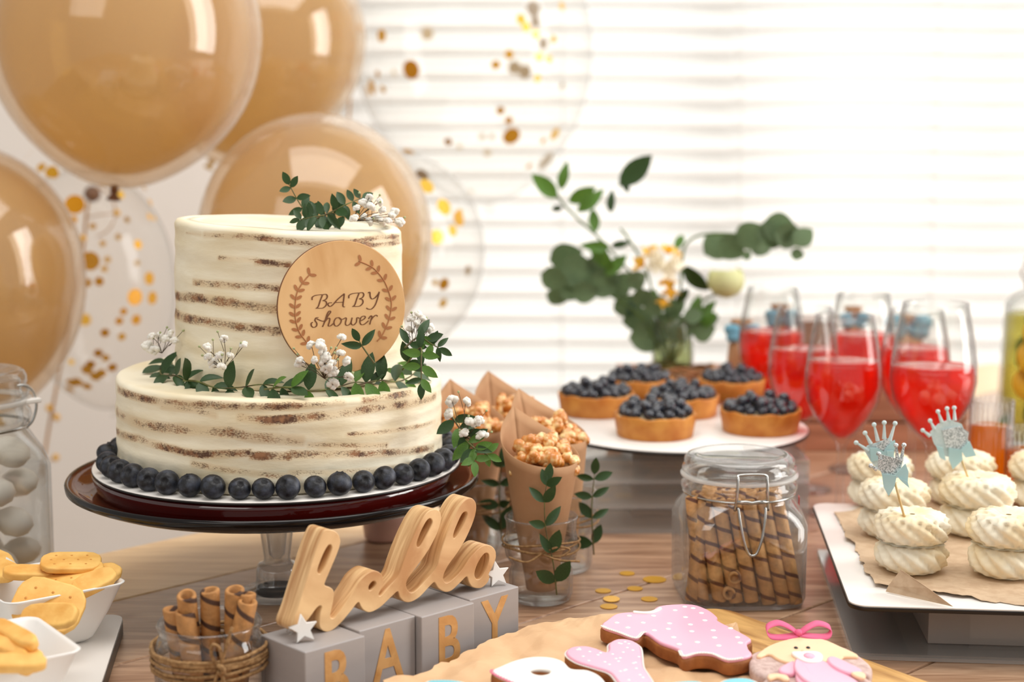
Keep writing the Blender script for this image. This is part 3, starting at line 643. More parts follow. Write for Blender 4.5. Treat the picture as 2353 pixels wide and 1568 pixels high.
outer = [(505, 345), (540, 312), (590, 318), (632, 345), (652, 392), (650, 440), (628, 510), (590, 600), (552, 690), (526, 752), (530, 775), (560, 785), (592, 808), (600, 850), (592, 920), (574, 1000), (572, 1035), (590, 1045), (618, 1025), (700, 915), (770, 810), (815, 735), (870, 680), (925, 652), (975, 665), (1003, 705), (1005, 755), (985, 810), (970, 845), (980, 860), (1010, 835), (1080, 755), (1130, 690), (1165, 590), (1205, 480), (1260, 350), (1320, 235), (1370, 170), (1420, 145), (1462, 155), (1482, 200), (1475, 270), (1445, 355), (1380, 480), (1290, 610), (1215, 710), (1195, 760), (1205, 805), (1235, 832), (1280, 810), (1360, 725), (1440, 630), (1465, 540), (1510, 400), (1570, 250), (1630, 130), (1680, 70), (1725, 52), (1762, 82), (1772, 140), (1750, 240), (1690, 380), (1620, 500), (1540, 610), (1502, 690), (1505, 735), (1530, 752), (1580, 722), (1650, 650), (1710, 560), (1780, 480), (1840, 440), (1895, 448), (1930, 490), (1932, 550), (1905, 620), (1875, 680), (1880, 705), (1868, 745), (1830, 785), (1790, 798), (1740, 788), (1712, 750), (1700, 712), (1685, 705), (1640, 750), (1570, 815), (1515, 828), (1462, 800), (1435, 760), (1420, 750), (1380, 790), (1310, 865), (1240, 908), (1185, 910), (1145, 875), (1130, 832), (1115, 828), (1060, 880), (980, 955), (900, 995), (848, 980), (820, 945), (808, 918), (790, 920), (740, 985), (660, 1080), (590, 1140), (535, 1156), (492, 1132), (478, 1085), (488, 1000), (500, 952), (482, 942), (450, 970), (400, 1040), (340, 1110), (310, 1158), (270, 1150), (250, 1100), (300, 960), (350, 800), (400, 640), (450, 480)]
holes = [[(575, 440), (550, 448), (510, 520), (475, 610), (465, 655), (478, 678), (500, 662), (540, 590), (572, 510), (583, 465)], [(930, 738), (905, 752), (886, 785), (890, 812), (908, 812), (935, 785), (946, 755)],
    [(1392, 222), (1365, 240), (1330, 300), (1298, 375), (1282, 430), (1290, 458), (1315, 440), (1360, 360), (1400, 285), (1410, 245)], [(1680, 168), (1655, 185), (1620, 255), (1590, 330), (1582, 370), (1592, 385), (1625, 345), (1670, 265), (1695, 200), (1695, 175)],
    [(1862, 508), (1835, 515), (1795, 570), (1765, 640), (1758, 690), (1775, 722), (1810, 712), (1848, 650), (1870, 580), (1875, 530)]]
def smooth_loop(l): return [(v.x, v.y) for v in spl([Vector((p[0], p[1], 0)) for p in l], 3, True)]
hs = thing('wooden_word_sign', 'cut-out pine word sign reading hello standing on the grey letter cubes', 'sign', h0)
m_hello = wood('pine_sign', (232, 194, 142), (188, 138, 88), (3.5, 3.5, 42), .42, 5, .05)
zmin = min(hp(*p)[1] for p in outer)
HM = Matrix((bdir, Vector((0, 0, 1)), -bn)).transposed().to_4x4()
plate('word', [smooth_loop([hp(*p) for p in outer])]+[smooth_loop([hp(*p) for p in l]) for l in holes], .018, .0006, m_hello, hs, matrix=Matrix.Translation((0, 0, -min(zmin, 0))) @ HM @ Matrix.Translation((0, 0, -.018)))
def star_loop(r): return [((r if k % 2 == 0 else r*.46)*sin(k*pi/5), (r if k % 2 == 0 else r*.46)*cos(k*pi/5)) for k in range(10)]
for px, py, lab in ((697, 1445, 'small white wooden star leaning by the letter h of the sign'), (1141, 1316, 'small white wooden star leaning by the letter o of the sign')):
    q = P(px, py+30, BS); t = thing('wooden_star', lab, 'star', q+Vector((0, -.0004, .0002)))
    M_ = Matrix.Translation((0, 0, .0085)) @ Matrix((Vector((cos(.35), sin(.35), 0)), Vector((0, 0, 1)), Vector((sin(.35), -cos(.35), 0)))).transposed().to_4x4() @ Matrix.Rotation(radians(-10), 4, 'X') @ Matrix.Rotation(radians(6), 4, 'Z')
    plate('star', [star_loop(.0100)], .004, .0004, M_white, t, matrix=M_ @ Matrix.Translation((0, 0, -.002)))
    obj('ring', tube([(-.009+.002*cos(k*pi/4), .002, .006+.002*sin(k*pi/4)) for k in range(8)], .0003, 5, True), M_steel, t)

# ------------------------------------------------------------------ glass jars and rolled wafers
def waf_mesh(r, Ln, mat):
    k = .62; pr = [(r*k, 0), (r*.9, -.0002), (r, .0006), (r*1.02, Ln*.5), (r, Ln-.0006), (r*.9, Ln+.0002), (r*k, Ln), (r*k, Ln*.5)]
    def fn(rr, z, a, j): return rr*(1+.03*sin(a+z*300)+.02*sin(3*a+z*90)), z+(.0008*sin(a*1.0+1) if z > Ln*.8 else 0)
    me = fixn(mk(lathe(pr, 18, fn, True))); me.materials.append(mat); return me
WM = waf_mesh(.0056, .084, M_waf); WS = waf_mesh(.0064, .072, M_waf2)
def wafer_at(me, a, b, lab, group):
    a, b = Vector(a), Vector(b); o = bpy.data.objects.new('wafer_roll', me); COL.objects.link(o); o.location = a
    o.matrix_world = Matrix.Translation(a) @ (b-a).to_track_quat('Z', 'X').to_matrix().to_4x4() @ Matrix.Rotation(rnd(0, 6), 4, 'Z'); return tag(o, lab, 'wafer roll', group)
jb = P(1693, 1368, 0); JX, JY = jb.x, jb.y
def sq(p, z1, z2, z3):
    def fn(r, z, a, j):
        k = 1/((abs(cos(a))**p+abs(sin(a))**p)**(1/p)); w_ = 1 if z < z2 else max(0, 1-(z-z2)/(z3-z2)); return r*(1+(k-1)*w_), z
    return fn
def big_jar(name, lab, loc, k, rz, clamp=True, seg=64):
    t = thing(name, lab, 'jar', loc, rz)
    b = [(.001, .0022), (.040, .0022), (.0462, .004), (.0484, .010), (.0484, .066), (.047, .074), (.0425, .083), (.041, .086)]
    body = [(.001, .0003), (.044, .0003), (.0482, .002), (.0502, .008), (.0505, .066), (.0492, .075), (.0452, .0835), (.0430, .0865), (.0432, .0885), (.0465, .0905), (.0475, .0935), (.0465, .0965), (.0440, .0985), (.0445, .101), (.0412, .101), (.0408, .095)]+b[::-1]
    body = [(r*k, z*k) for r, z in body]; obj('body', lathe(body, seg, sq(5, 0, .07*k, .086*k)), M_glass2, t)
    lid = [(.001, .1165), (.030, .1168), (.0345, .1185), (.039, .1192), (.0425, .1180), (.0445, .1155), (.0448, .1120), (.0435, .1100), (.0462, .1088), (.0465, .1060), (.0450, .1040), (.041, .1035), (.041, .1055), (.0400, .108), (.0395, .1135), (.035, .1140), (.001, .1140)]
    obj('lid', lathe([(r*k, z*k) for r, z in lid], seg), M_glass2, t)
    obj('gasket', lathe([(.0415*k, .1012*k), (.0475*k, .1012*k), (.0478*k, .1033*k), (.0415*k, .1033*k)], seg, None, True), clear('rubber_gasket', (.9, .88, .84), .45, .4, .2), t)
    wr = .0009*k
    obj('wire_band', tube([(.0452*k*cos(2*pi*i/48), .0452*k*sin(2*pi*i/48), .0882*k) for i in range(48)], wr, 6, True), M_steel, t)
    if clamp:
        y = -.0485*k; x = .0115*k
        obj('clamp_wire', tube(spl([(-x*1.15, y+.001, .083*k), (-x*1.05, y-.002, .096*k), (-x, y-.001, .1085*k), (-x*.85, y+.001, .1115*k), (x*.85, y+.001, .1115*k), (x, y-.001, .1085*k), (x*1.05, y-.002, .096*k), (x*1.15, y+.001, .083*k)], 4), wr*1.25, 8), M_steel, t)
        obj('clamp_lever', tube(spl([(-x*.95, y-.001, .086*k), (-x*.85, y-.004, .075*k), (-x*.6, y-.006, .060*k), (-x*.3, y-.0065, .0505*k), (0, y-.0068, .0485*k), (x*.3, y-.0065, .0505*k), (x*.6, y-.006, .060*k), (x*.85, y-.004, .075*k), (x*.95, y-.001, .086*k)], 4), wr*1.2, 8), M_steel, t)
        obj('hinge_pin', tube([(-x*1.1, y-.001, .0905*k), (-x*.4, y-.002, .0905*k), (0, y-.0015, .0895*k), (x*.4, y-.002, .0905*k), (x*1.1, y-.001, .0905*k)], wr*1.6, 8), M_steel, t)
    return t
jar = big_jar('clip_top_jar', 'clear clip-top glass jar full of striped wafer rolls', (JX, JY, 0), 1.0, radians(4))
obj('red_seal', xf(box(-.0035, .0035, 0, .0006, 0, .014), Matrix.Translation((.0508, .002, .068)) @ Matrix.Rotation(radians(80), 4, 'Z')), M_sticker, jar, smooth=False)
g = 'striped wafer rolls in the jar'
lb = 'striped wafer roll standing in the clip-top jar'
for k, (xb, xt) in enumerate(((-.036, -.030), (-.029, -.040), (-.0165, -.031), (-.005, -.020), (.006, -.008), (.0185, .003), (.029, .015), (.038, .026))):
    wafer_at(WM, (JX+xb*1.13, JY-.0385+abs(xb)*.12, .0035+rnd(0, .003)), (JX+xt*1.02, JY-.030+abs(xt)*.2, .090), lb, g)
for k in range(8):
    xb = -.034+.0098*k; wafer_at(WM, (JX+xb*1.1, JY-.024+rnd(-.001, .001), .004+rnd(0, .006)), (JX+xb*.85-.006, JY-.016, .088), lb, g)
for k in range(7):
    xb = -.032+.0105*k; wafer_at(WM, (JX+xb, JY+.002, .004+rnd(0, .004)), (JX+xb*.85+.004, JY+.004, .088), lb, g)
for k in range(6):
    xb = -.028+.0112*k; wafer_at(WM, (JX+xb, JY+.022, .004), (JX+xb*.8, JY+.018, .088), lb, g)
WSH = waf_mesh(.0053, .03, M_waf)
for q, lab2 in (((1688, 1330, -.0435), 'wafer roll in the jar showing its open end, upper of two'), ((1676, 1366, -.0435), 'wafer roll in the jar showing its open end, lower of two')):
    p = Q(q[0], q[1], JY+q[2]); 
    wafer_at(WSH, (p.x, p.y-.0012, p.z), (p.x+.004, p.y+.03, p.z+.002), lab2, None) if False else tag(wafer_at(WSH, (p.x, p.y, max(p.z, .007)), (p.x+.004, p.y+.03, max(p.z, .007)+.001), lab2, g), lab2, 'wafer roll', g)
# small tumbler with short rolls and twine, bottom left
sj = P(481, 1430, .060)
t = thing('glass_jar', 'small round glass jar with rolled wafers and a twine bow', 'jar', (sj.x, sj.y, 0))
pr = [(.001, .0004), (.030, .0004), (.034, .003), (.0362, .012), (.0368, .030), (.0360, .044), (.0335, .051), (.0325, .053), (.0335, .057), (.0345, .0595), (.0335, .0612), (.0318, .0600), (.0308, .053), (.0338, .044), (.0345, .030), (.034, .012), (.031, .005), (.001, .004)]
obj('body', lathe(pr, 64), M_glass2, t)
tw = []
for k in range(6):
    z0 = .0330+k*.0026; tw.append(tube([((.0379+.0005*sin(i*1.7+k))*cos(2*pi*i/40), (.0379+.0005*sin(i*1.7+k))*sin(2*pi*i/40), z0+.0016*sin(2*pi*i/40+k*1.3)) for i in range(40)], .0013, 6, True))
tw_o = obj('twine_wrap', merge(*tw), M_twine, t)
fy = -.0395
def bow(parent, c, k, mat=M_twine, r=.0011):
    c = Vector(c); v = lambda x, z, y=0: c+Vector((x*k, y*k, z*k))
    o = obj('twine_bow', merge(tube(spl([v(0, 0), v(-.6, 1.0, -.2), v(-.5, 1.9, -.3), v(.0, 1.7, -.3), v(.15, .8, -.2), v(0, 0)], 6), r, 6), tube(spl([v(0, 0), v(.35, 1.2, -.2), v(.75, 2.6, -.1), v(.95, 3.2)], 6), r, 6),
        tube(spl([v(0, 0), v(-.4, -.9, -.2), v(-.5, -1.9, -.2), v(-.9, -2.6)], 5), r, 6), tube(spl([v(0, 0), v(.25, -1.0, -.25), v(.3, -2.0, -.2), v(.55, -2.9)], 5), r, 6), tube(spl([v(-.15, .3, -.2), v(.25, .1, -.4), v(.2, -.3, -.3), v(-.2, -.2, -.3)], 4), r*1.5, 6)), mat, parent); return o
bow(t, (.0135, fy+.003, .041), .0085, r=.0012)
for q_i, (px, py, zt, xb, yb) in enumerate(((428, 1369, .082, -.014, .012), (482, 1358, .083, 0, .006), (539, 1357, .083, .016, .012), (567, 1366, .080, .021, .002), (396, 1402, .071, -.019, -.006), (424, 1408, .071, -.008, -.016), (569, 1384, .077, .014, -.016))):
    q = P(px, py, zt)
    b_ = q; a_ = Vector((sj.x+xb*.8, sj.y+yb*.8, .006)); a_ = b_+(a_-b_).normalized()*.0715
    wafer_at(WS, a_, b_, ('back left toasted wafer roll in the small twine-tied jar', 'tallest toasted wafer roll, middle of the small twine-tied jar', 'toasted wafer roll right of the tallest one in the small jar', 'rearmost right toasted wafer roll in the small twine-tied jar', 'leftmost, shortest toasted wafer roll in the small twine-tied jar', 'front toasted wafer roll left of the twine bow in the small jar', 'front right toasted wafer roll behind the twine loose end in the small jar')[q_i], 'toasted wafer rolls in the small jar')
# tall jar at the left edge
lj = P(-52, 1335, 0)
tj = big_jar('clip_top_jar', 'tall clip-top glass jar holding white meringues at the left edge', (lj.x, lj.y, 0), 1.0, radians(45), False)
for c in kids(tj): c.scale = (1.06, 1.06, 1.52)
obj('clip_wire', tube(spl([(.033, -.033, .132), (.039, -.034, .138), (.043, -.034, .150), (.041, -.033, .162), (.034, -.032, .168), (.028, -.03, .168)], 5), .0012, 8), M_steel, tj)
obj('clip_latch', bevelbox(.026, .045, -.040, -.030, .153, .157, .001), M_white, tj, smooth=False)
M_mar = solid('pale_meringue_ball', (228, 222, 212), (214, 206, 196), .7)
k_ = 0
for z in (.022, .052, .082, .112):
    for (x, y) in ((-.02, -.024), (.026, -.022), (.0, .022), (.034, .016)) if (k_ % 2 == 0) else ((-.026, .0), (.012, -.03), (.034, -.002), (0, .02)):
        v = thing('round_meringue', 'pale round sweet inside the tall jar at the left edge', 'sweet', (lj.x+x, lj.y+y, z-.012), 0, 'sweets in the tall jar')
        obj('shell', ico(1, 2, lambda c: Vector((c.x*.0165, c.y*.0165, c.z*.012))), M_mar, v, (0, 0, .012), rot=(rnd(-.5, .5), rnd(-.6, .6), 0))
    k_ += 1
#@@PART3

# ------------------------------------------------------------------ popcorn cones in tumblers
def pop_mesh(seed, mat):
    r = random.Random(seed); vs = []
    for k in range(9):
        c = Vector((r.uniform(-.5, .5), r.uniform(-.5, .5), r.uniform(-.4, .4))); rad = r.uniform(.28, .5); s = r.uniform(0, 9)
        vs.append(xf(ico(rad, 2, lambda v: v*(1+.28*noise.noise(v*6+Vector((s, s, s))))), Matrix.Translation(c)))
    me = mk(merge(*vs)); me.materials.append(mat); return me
M_pop = solid('caramel_popcorn', (250, 222, 160), (206, 128, 46), .25, 1.6, .4, 12, coat=.5, lo=.46, hi=.66, detail=3)
PM = [pop_mesh(s, M_pop) for s in range(5)]
def tumbler(loc, lab):
    t = thing('glass_tumbler', lab, 'glass', loc)
    o = [(.001, .0003), (.0215, .0003), (.0240, .002), (.0258, .007), (.0262, .020), (.0255, .026), (.0235, .0295), (.0255, .033), (.0290, .038), (.0300, .046), (.0296, .053), (.0282, .058), (.0290, .067), (.0300, .0695), (.0288, .0705), (.0278, .0685)]
    i_ = [(r-.0022, max(z, .004)) for r, z in o[2:13]][::-1]
    obj('body', lathe(o+i_+[(.001, .004)], 56), M_glass2, t); return t
def cone(loc, lab, tipa, tx=0, ty=0):
    t = thing('paper_cone', lab, 'paper cone', loc); n, m = 48, 14; V, Fc = [], []
    for i in range(n+1):
        a = 2*pi*i/n+tipa; u = i/n
        top = .112+.040*abs(2*u-1)**2.2
        for j in range(m+1):
            z = .006+(top-.006)*j/m; r = .0118+(z-.006)*.170+.0006*u
            V.append((r*cos(a)+tx*z, r*sin(a)+ty*z, z))
    for i in range(n):
        for j in range(m): a = i*(m+1)+j; Fc.append((a, a+m+1, a+m+2, a+1))
    o = link('wrap', mk((V, Fc)), M_kraft, t); so = o.modifiers.new('s', 'SOLIDIFY'); so.thickness = .0005; return t
pc = 0
def popcup(px, py, dt, tipa, side, tx=0, ty=0, leafy=True, np_=15):
    global pc
    b = P(px, py, 0); tumbler(b, 'waisted clear tumbler holding the '+dt+' popcorn cone'); c = Vector((b.x, b.y, .0035))
    cone(c, 'rolled kraft paper cone of caramel popcorn, '+dt, tipa, tx, ty)
    for k in range(np_):
        a = 2.4*k; rr = .0225*sqrt((k+.5)/np_); z = .112+rnd(.0, .007)+(.008 if k < 5 else 0)-.003*(k > 9)
        o = bpy.data.objects.new('popcorn', PM[k % 5]); COL.objects.link(o); o.location = (c.x+rr*cos(a)+tx*z, c.y+rr*sin(a)+ty*z, c.z+z); o.rotation_euler = (rnd(0, 6), rnd(0, 6), rnd(0, 6)); o.scale = (rnd(.0100, .0135),)*3
        tag(o, 'clump of caramel popcorn in the '+dt+' cone', 'popcorn', 'popcorn in the '+dt+' cone')
    tw = []
    for k in range(3):
        tw.append(tube([(.0315*cos(2*pi*i/36), .0315*sin(2*pi*i/36), .046+.003*k+.002*sin(2*pi*i/36*2+k*2)) for i in range(36)], .0009, 5, True))
    t = thing('twine_tie', 'thin jute twine tied round the tumbler of the '+dt+' cone', 'twine', b)
    obj('wrap', merge(*tw), M_twine, t)
    if leafy:
        o = obj('bow', merge(tube(spl([(0, -.0315, .047), (.012, -.034, .053), (.022, -.030, .050), (.014, -.033, .045), (0, -.0318, .047)], 6), .0009, 5), tube(spl([(0, -.0318, .047), (.014, -.036, .043), (.030, -.032, .041)], 6), .0009, 5), tube(spl([(0, -.0318, .047), (-.012, -.035, .041), (-.026, -.031, .044)], 6), .0009, 5)), M_twine, t)
        f = -.0335; sprig('leafy_sprig', 'upright green sprig tucked under the twine of the '+dt+' tumbler', 'greenery', [(b.x+.012, b.y+f, .014), (b.x+.009, b.y+f, .04), (b.x+.003, b.y+f, .068), (b.x+.002, b.y+f-.002, .092), (b.x+.004, b.y+f, .106)], 5, .0215, LM, spread=.55, upv=Vector((0, -1, .2)), sr=.0007)
    else:
        sprig('leafy_sprig', 'green sprig beside the '+dt+' paper cone', 'greenery', [(b.x+side*.026, b.y-.026, .02), (b.x+side*.024, b.y-.027, .06), (b.x+side*.026, b.y-.027, .09)], 4, .022, LM, spread=.6, upv=Vector((0, -1, .2)))
popcup(1243, 1378, 'front', radians(128), 1, 0.0, 0)
popcup(1292, 1308, 'rear right', radians(135), 1, -.08, 0, False)
popcup(1173, 1243, 'rear left', radians(125), -1, 0, 0, False)
popcup(1087, 1275, 'half hidden', radians(125), 1, 0.0, 0, False)

# ------------------------------------------------------------------ blueberry tarts on a round plate over clear risers
PY = 1.60; PX = .168; PZ = .081
rs = thing('acrylic_riser', 'stack of clear acrylic display trays under the round tart plate', 'display stand', (PX, PY, 0), radians(1))
for z in (0.0005, .0245, .0485):
    obj('tray', merge(box(-.110, .110, -.118, .110, z, z+.0035)), M_acryl_edge, rs, smooth=False)
    obj('tray_wall', merge(box(-.110, .110, -.118, -.1155, z+.0035, z+.0225), box(-.110, -.1075, -.1155, .110, z+.0035, z+.0225), box(.1075, .110, -.1155, .110, z+.0035, z+.0225), box(-.1075, .1075, .1075, .110, z+.0035, z+.0225)), M_acryl, rs, smooth=False)
obj('inner_block', box(-.052, .060, -.06, .06, .004, .0765), clear('frosted_acrylic', (.9, .88, .86), .5, .3, .2, milkcol=s2l((225, 218, 212))), rs, smooth=False)
tp_ = thing('tart_plate', 'round white plate with dark edge carrying the blueberry tarts', 'plate', (PX, PY, .0770))
obj('top', lathe([(.001, .0030), (.1290, .0030), (.1295, .0036), (.1285, .0042), (.001, .0042)], 96), M_board, tp_)
obj('edge', lathe([(.001, .0), (.129, 0), (.1305, .0008), (.1305, .0028), (.1292, .0033), (.001, .0030)], 96), M_black, tp_)
PZ = .0812
crust = None
def tart(x, y, s, lab, seed, tilt=0, nbr=26):
    rr = random.Random(seed); t = thing('blueberry_tart', lab, 'tart', (x, y, PZ), rr.uniform(0, 6), 'blueberry tarts')
    def fn(r, z, a, j): return r*(1+.004*sin(a*9)), z+(.0007*sin(a*7+seed)+.0005*sin(a*13) if z > .018*s else 0)
    pr = [(.001, .0), (.036, 0), (.0372, .0008), (.0405, .0205), (.0402, .0222), (.0390, .0226), (.0378, .0212), (.0360, .017), (.001, .0165)]
    obj('crust', lathe([(r*s, z*s) for r, z in pr], 64, fn), M_crust, t)
    obj('cream', lathe([(.001, .0205*s), (.026*s, .0200*s), (.0368*s, .0185*s), (.0368*s, .015*s)], 40), M_cream, t)
    for ring, (n, rad, z) in enumerate(((17, .0315, .0245), (11, .0210, .0262), (6, .0105, .028), (1, 0, .030), (5, .015, .0345), (7, .024, .0315))):
        for k in range(n):
            if ring >= 4 and rr.random() < .45: continue
            a = 2*pi*k/n+rr.uniform(-.08, .08); r = rr.uniform(.0050, .0064)*s
            berry(BE2, (rad*s*cos(a), rad*s*sin(a), z*s+rr.uniform(-.0008, .0012)), r, t)
    return t
for (px, py, s, lab, zz) in ((1505, 1000, 1.0, 'blueberry tart at the front edge of the plate', 0), (1370, 950, 1.0, 'blueberry tart at the left edge of the plate', 0), (1747, 990, 1.0, 'blueberry tart behind the jar lid, at the right of the plate', 0), (1568, 953, .95, 'glossy blueberry tart in the middle of the plate', 0), (1468, 910, .93, 'blueberry tart at the back left of the plate', 0), (1680, 912, .93, 'blueberry tart at the back right of the plate', 0)):
    p = P(px, py, PZ); tart(p.x, p.y, s, lab, px)

# ------------------------------------------------------------------ wine glasses
def wine(px, Y, k, fill, lab):
    p = Q(px, 1100, Y); t = thing('wine_glass', lab, 'wine glass', (p.x, Y, 0), 0, 'glasses of red drink')
    o = [(.0325, .0008), (.033, .0016), (.020, .0035), (.008, .006), (.0042, .012), (.0036, .03), (.0036, .062), (.0045, .069), (.0075, .0745), (.016, .0835), (.0275, .098), (.0350, .114), (.0376, .130), (.0372, .146), (.0345, .166), (.0305, .187), (.0283, .199)]
    i_ = [(.0275, .199), (.0296, .187), (.0337, .166), (.0364, .146), (.0368, .130), (.0342, .1145), (.0267, .0990), (.0152, .0850), (.0067, .0775), (.001, .0765)]
    s = lambda l: [(r*k, z*k) for r, z in l]
    obj('glass', lathe(s(o)+s(i_), 56), M_glass, t)
    obj('foot', lathe(s([(.001, .0003), (.0325, .0003), (.0332, .0009)]), 56), M_glass, t)
    zl = fill; a = [(r-.0004, z+.0002) for r, z in i_ if z < zl][::-1]
    pr_ = a; r0 = a[-1][0]
    up = [q for q in i_ if q[1] >= zl][-1]; f = (zl-a[-1][1])/(up[1]-a[-1][1]); rl = a[-1][0]+(up[0]-.0004-a[-1][0])*f
    obj('drink', lathe(s(pr_+[(rl, zl), (rl*.5, zl), (.001, zl)]), 56), M_wine, t); return t
def fillz(py, Y, k): return Q(1500, py, Y).z/k
for (px, Y, k, pyl, lab) in ((1931, 1.56, 1.0, 829, 'front left wine glass of red drink, standing nearest the jar of wafers'), (2136, 1.520, 1.085, 842, 'large front right wine glass of red drink behind the meringues'), (1840, 1.665, .98, 802, 'wine glass of red drink partly hidden by the front left one'), (1766, 1.822, 1.0, 762, 'leftmost wine glass of red drink beside the flower vase'), (1972, 1.76, 1.0, 768, 'wine glass of red drink at the back between the two front ones'), (2093, 1.66, .97, 800, 'wine glass of red drink directly behind the front right one')):
    wine(px, Y, k, fillz(pyl, Y, k), lab)

# ------------------------------------------------------------------ wooden box at the back, vase, gift pouches, wreath
RX0, RX1 = Q(1440, 1000, 1.86).x, Q(2225, 1000, 1.86).x; RH = .070
bx = thing('wooden_box', 'low brown wooden crate box behind the wine glasses carrying the vase', 'box', ((RX0+RX1)/2, 1.96, 0)); hw2 = (RX1-RX0)/2
m_box = wood('reddish_wood', (178, 122, 92), (146, 94, 68), (2, 20, 20), .5, 4)
for z in (0, .0355):
    obj('front_board', bevelbox(-hw2, hw2, -.10, -.09, z+.0005, z+.0335, .0012), m_box, bx, smooth=False)
    obj('back_board', bevelbox(-hw2, hw2, .09, .10, z+.0005, z+.0335, .0012), m_box, bx, smooth=False)
for sgn in (-1, 1): obj('side_board', box(min(sgn*hw2, sgn*(hw2-.01)), max(sgn*hw2, sgn*(hw2-.01)), -.09, .09, .0005, .069), m_box, bx, smooth=False)
obj('top_board', bevelbox(-hw2, hw2, -.10, .10, .0692, .0745, .001), m_box, bx, smooth=False)
RZ = .0747
VY = 1.955; vp = Q(1545, 860, VY)
vs = thing('glass_vase', 'small clear glass vase of greenery on the wooden box', 'vase', (vp.x, VY, RZ))
obj('body', lathe([(.001, .0005), (.0225, .0005), (.0245, .004), (.0262, .028), (.0235, .060), (.0225, .072), (.0232, .0725), (.0215, .060), (.0245, .028), (.0225, .006), (.001, .005)], 40), M_glass, vs)
obj('water', lathe([(.001, .0055), (.022, .0062), (.0243, .028), (.0232, .045), (.001, .045)], 32), liquid('vase_water', (.75, .8, .55), (.25, .3, .12), .25), vs)
bq = thing('bouquet', 'loose bouquet of eucalyptus, ruscus, yellow freesia and a pale rose in the vase', 'bouquet', (vp.x, VY, RZ+.008))
B0 = Vector(bq.location)
def bp(x, y, dy=0): return Q(1190+x/2.8, 340+y/2.8, VY+dy)-B0
PXM = VY/F
def bstem(pts, r=.0011, mat=M_stem): obj('stem', tube(spl([bp(*p) for p in pts], 5), r, 6), mat, bq)
m_gs = solid('green_stem', (92, 118, 52), (60, 88, 36), .5)
neck = (960, 1350)
for pts in (((960, 1350), (930, 1150), (760, 850), (520, 580), (390, 460), (300, 370), (250, 300)), ((960, 1380), (900, 1100), (830, 800), (720, 600), (660, 520)), ((950, 1380), (800, 1100), (600, 950), (420, 850), (300, 800)), ((970, 1380), (1000, 1100), (990, 850), (960, 760)), ((990, 1380), (1080, 1100), (1200, 980), (1320, 920)),
    ((980, 1380), (1040, 1000), (1060, 700), (1100, 600), (1220, 555), (1450, 560), (1700, 600), (1860, 600)), ((1000, 1380), (1100, 1200), (1220, 1000)), ((940, 1400), (900, 1250), (850, 1200))): bstem(pts, .0017, m_gs)
for (x0, y0, x1, y1, kind) in ((255, 322, 95, 170, 2), (275, 272, 312, 95, 2), (325, 350, 495, 258, 2), (380, 412, 555, 275, 2), (600, 420, 598, 270, 0), (500, 545, 480, 385, 2), (715, 290, 670, 185, 0), (650, 245, 860, 45, 0), (470, 610, 610, 790, 2), (590, 640, 430, 630, 2), (290, 380, 210, 400, 0), (600, 630, 720, 610, 0), (1010, 660, 1070, 540, 2), (1060, 750, 1230, 945, 0), (1150, 1150, 1260, 980, 2), (1170, 1160, 1280, 1060, 2), (560, 820, 700, 690, 2), (700, 1090, 760, 960, 0), (1100, 1150, 1180, 940, 2), (1020, 1000, 1100, 900, 0), (900, 1100, 860, 900, 2)):
    a, b = bp(x0, y0), bp(x1, y1, rnd(-.02, .02)); leaf(bq, a, b-a, (b-a).length, LM2 if kind == 2 else LM, Vector((rnd(-.4, .4), -1, rnd(-.3, .3))))
for (x, y, r, ry) in ((310, 700, 95, 60), (390, 790, 110, 100), (350, 905, 85, 95), (230, 842, 75, 22), (255, 960, 65, 45), (560, 870, 105, 110), (655, 880, 80, 120), (440, 930, 80, 60), (520, 760, 80, 60), (700, 1010, 80, 60), (785, 1100, 100, 55), (885, 1010, 70, 70), (850, 1215, 115, 90), (770, 850, 70, 100), (800, 960, 60, 70), (1240, 1100, 50, 70), (1200, 1180, 70, 50), (1050, 1160, 90, 50), (1010, 1030, 70, 90), (1130, 1080, 60, 90), (940, 1120, 70, 90),
    (1290, 625, 95, 100), (1375, 645, 85, 85), (1500, 560, 90, 105), (1560, 625, 80, 80), (1640, 560, 95, 95), (1690, 520, 100, 90), (1750, 570, 95, 90), (1840, 570, 75, 95), (1800, 685, 40, 40), (1475, 690, 30, 45)):
    c = bp(x, y, rnd(-.02, .02)); rr = r*PXM/2.8*1.2; a = rnd(-.6, .6); d = Vector((cos(a), rnd(-.3, .3), sin(a)+(.8 if ry > r else 0)))
    o = leaf(bq, c-d.normalized()*rr, d, rr*2, EM, Vector((rnd(-.3, .3), -1, rnd(-.2, .3)))); 

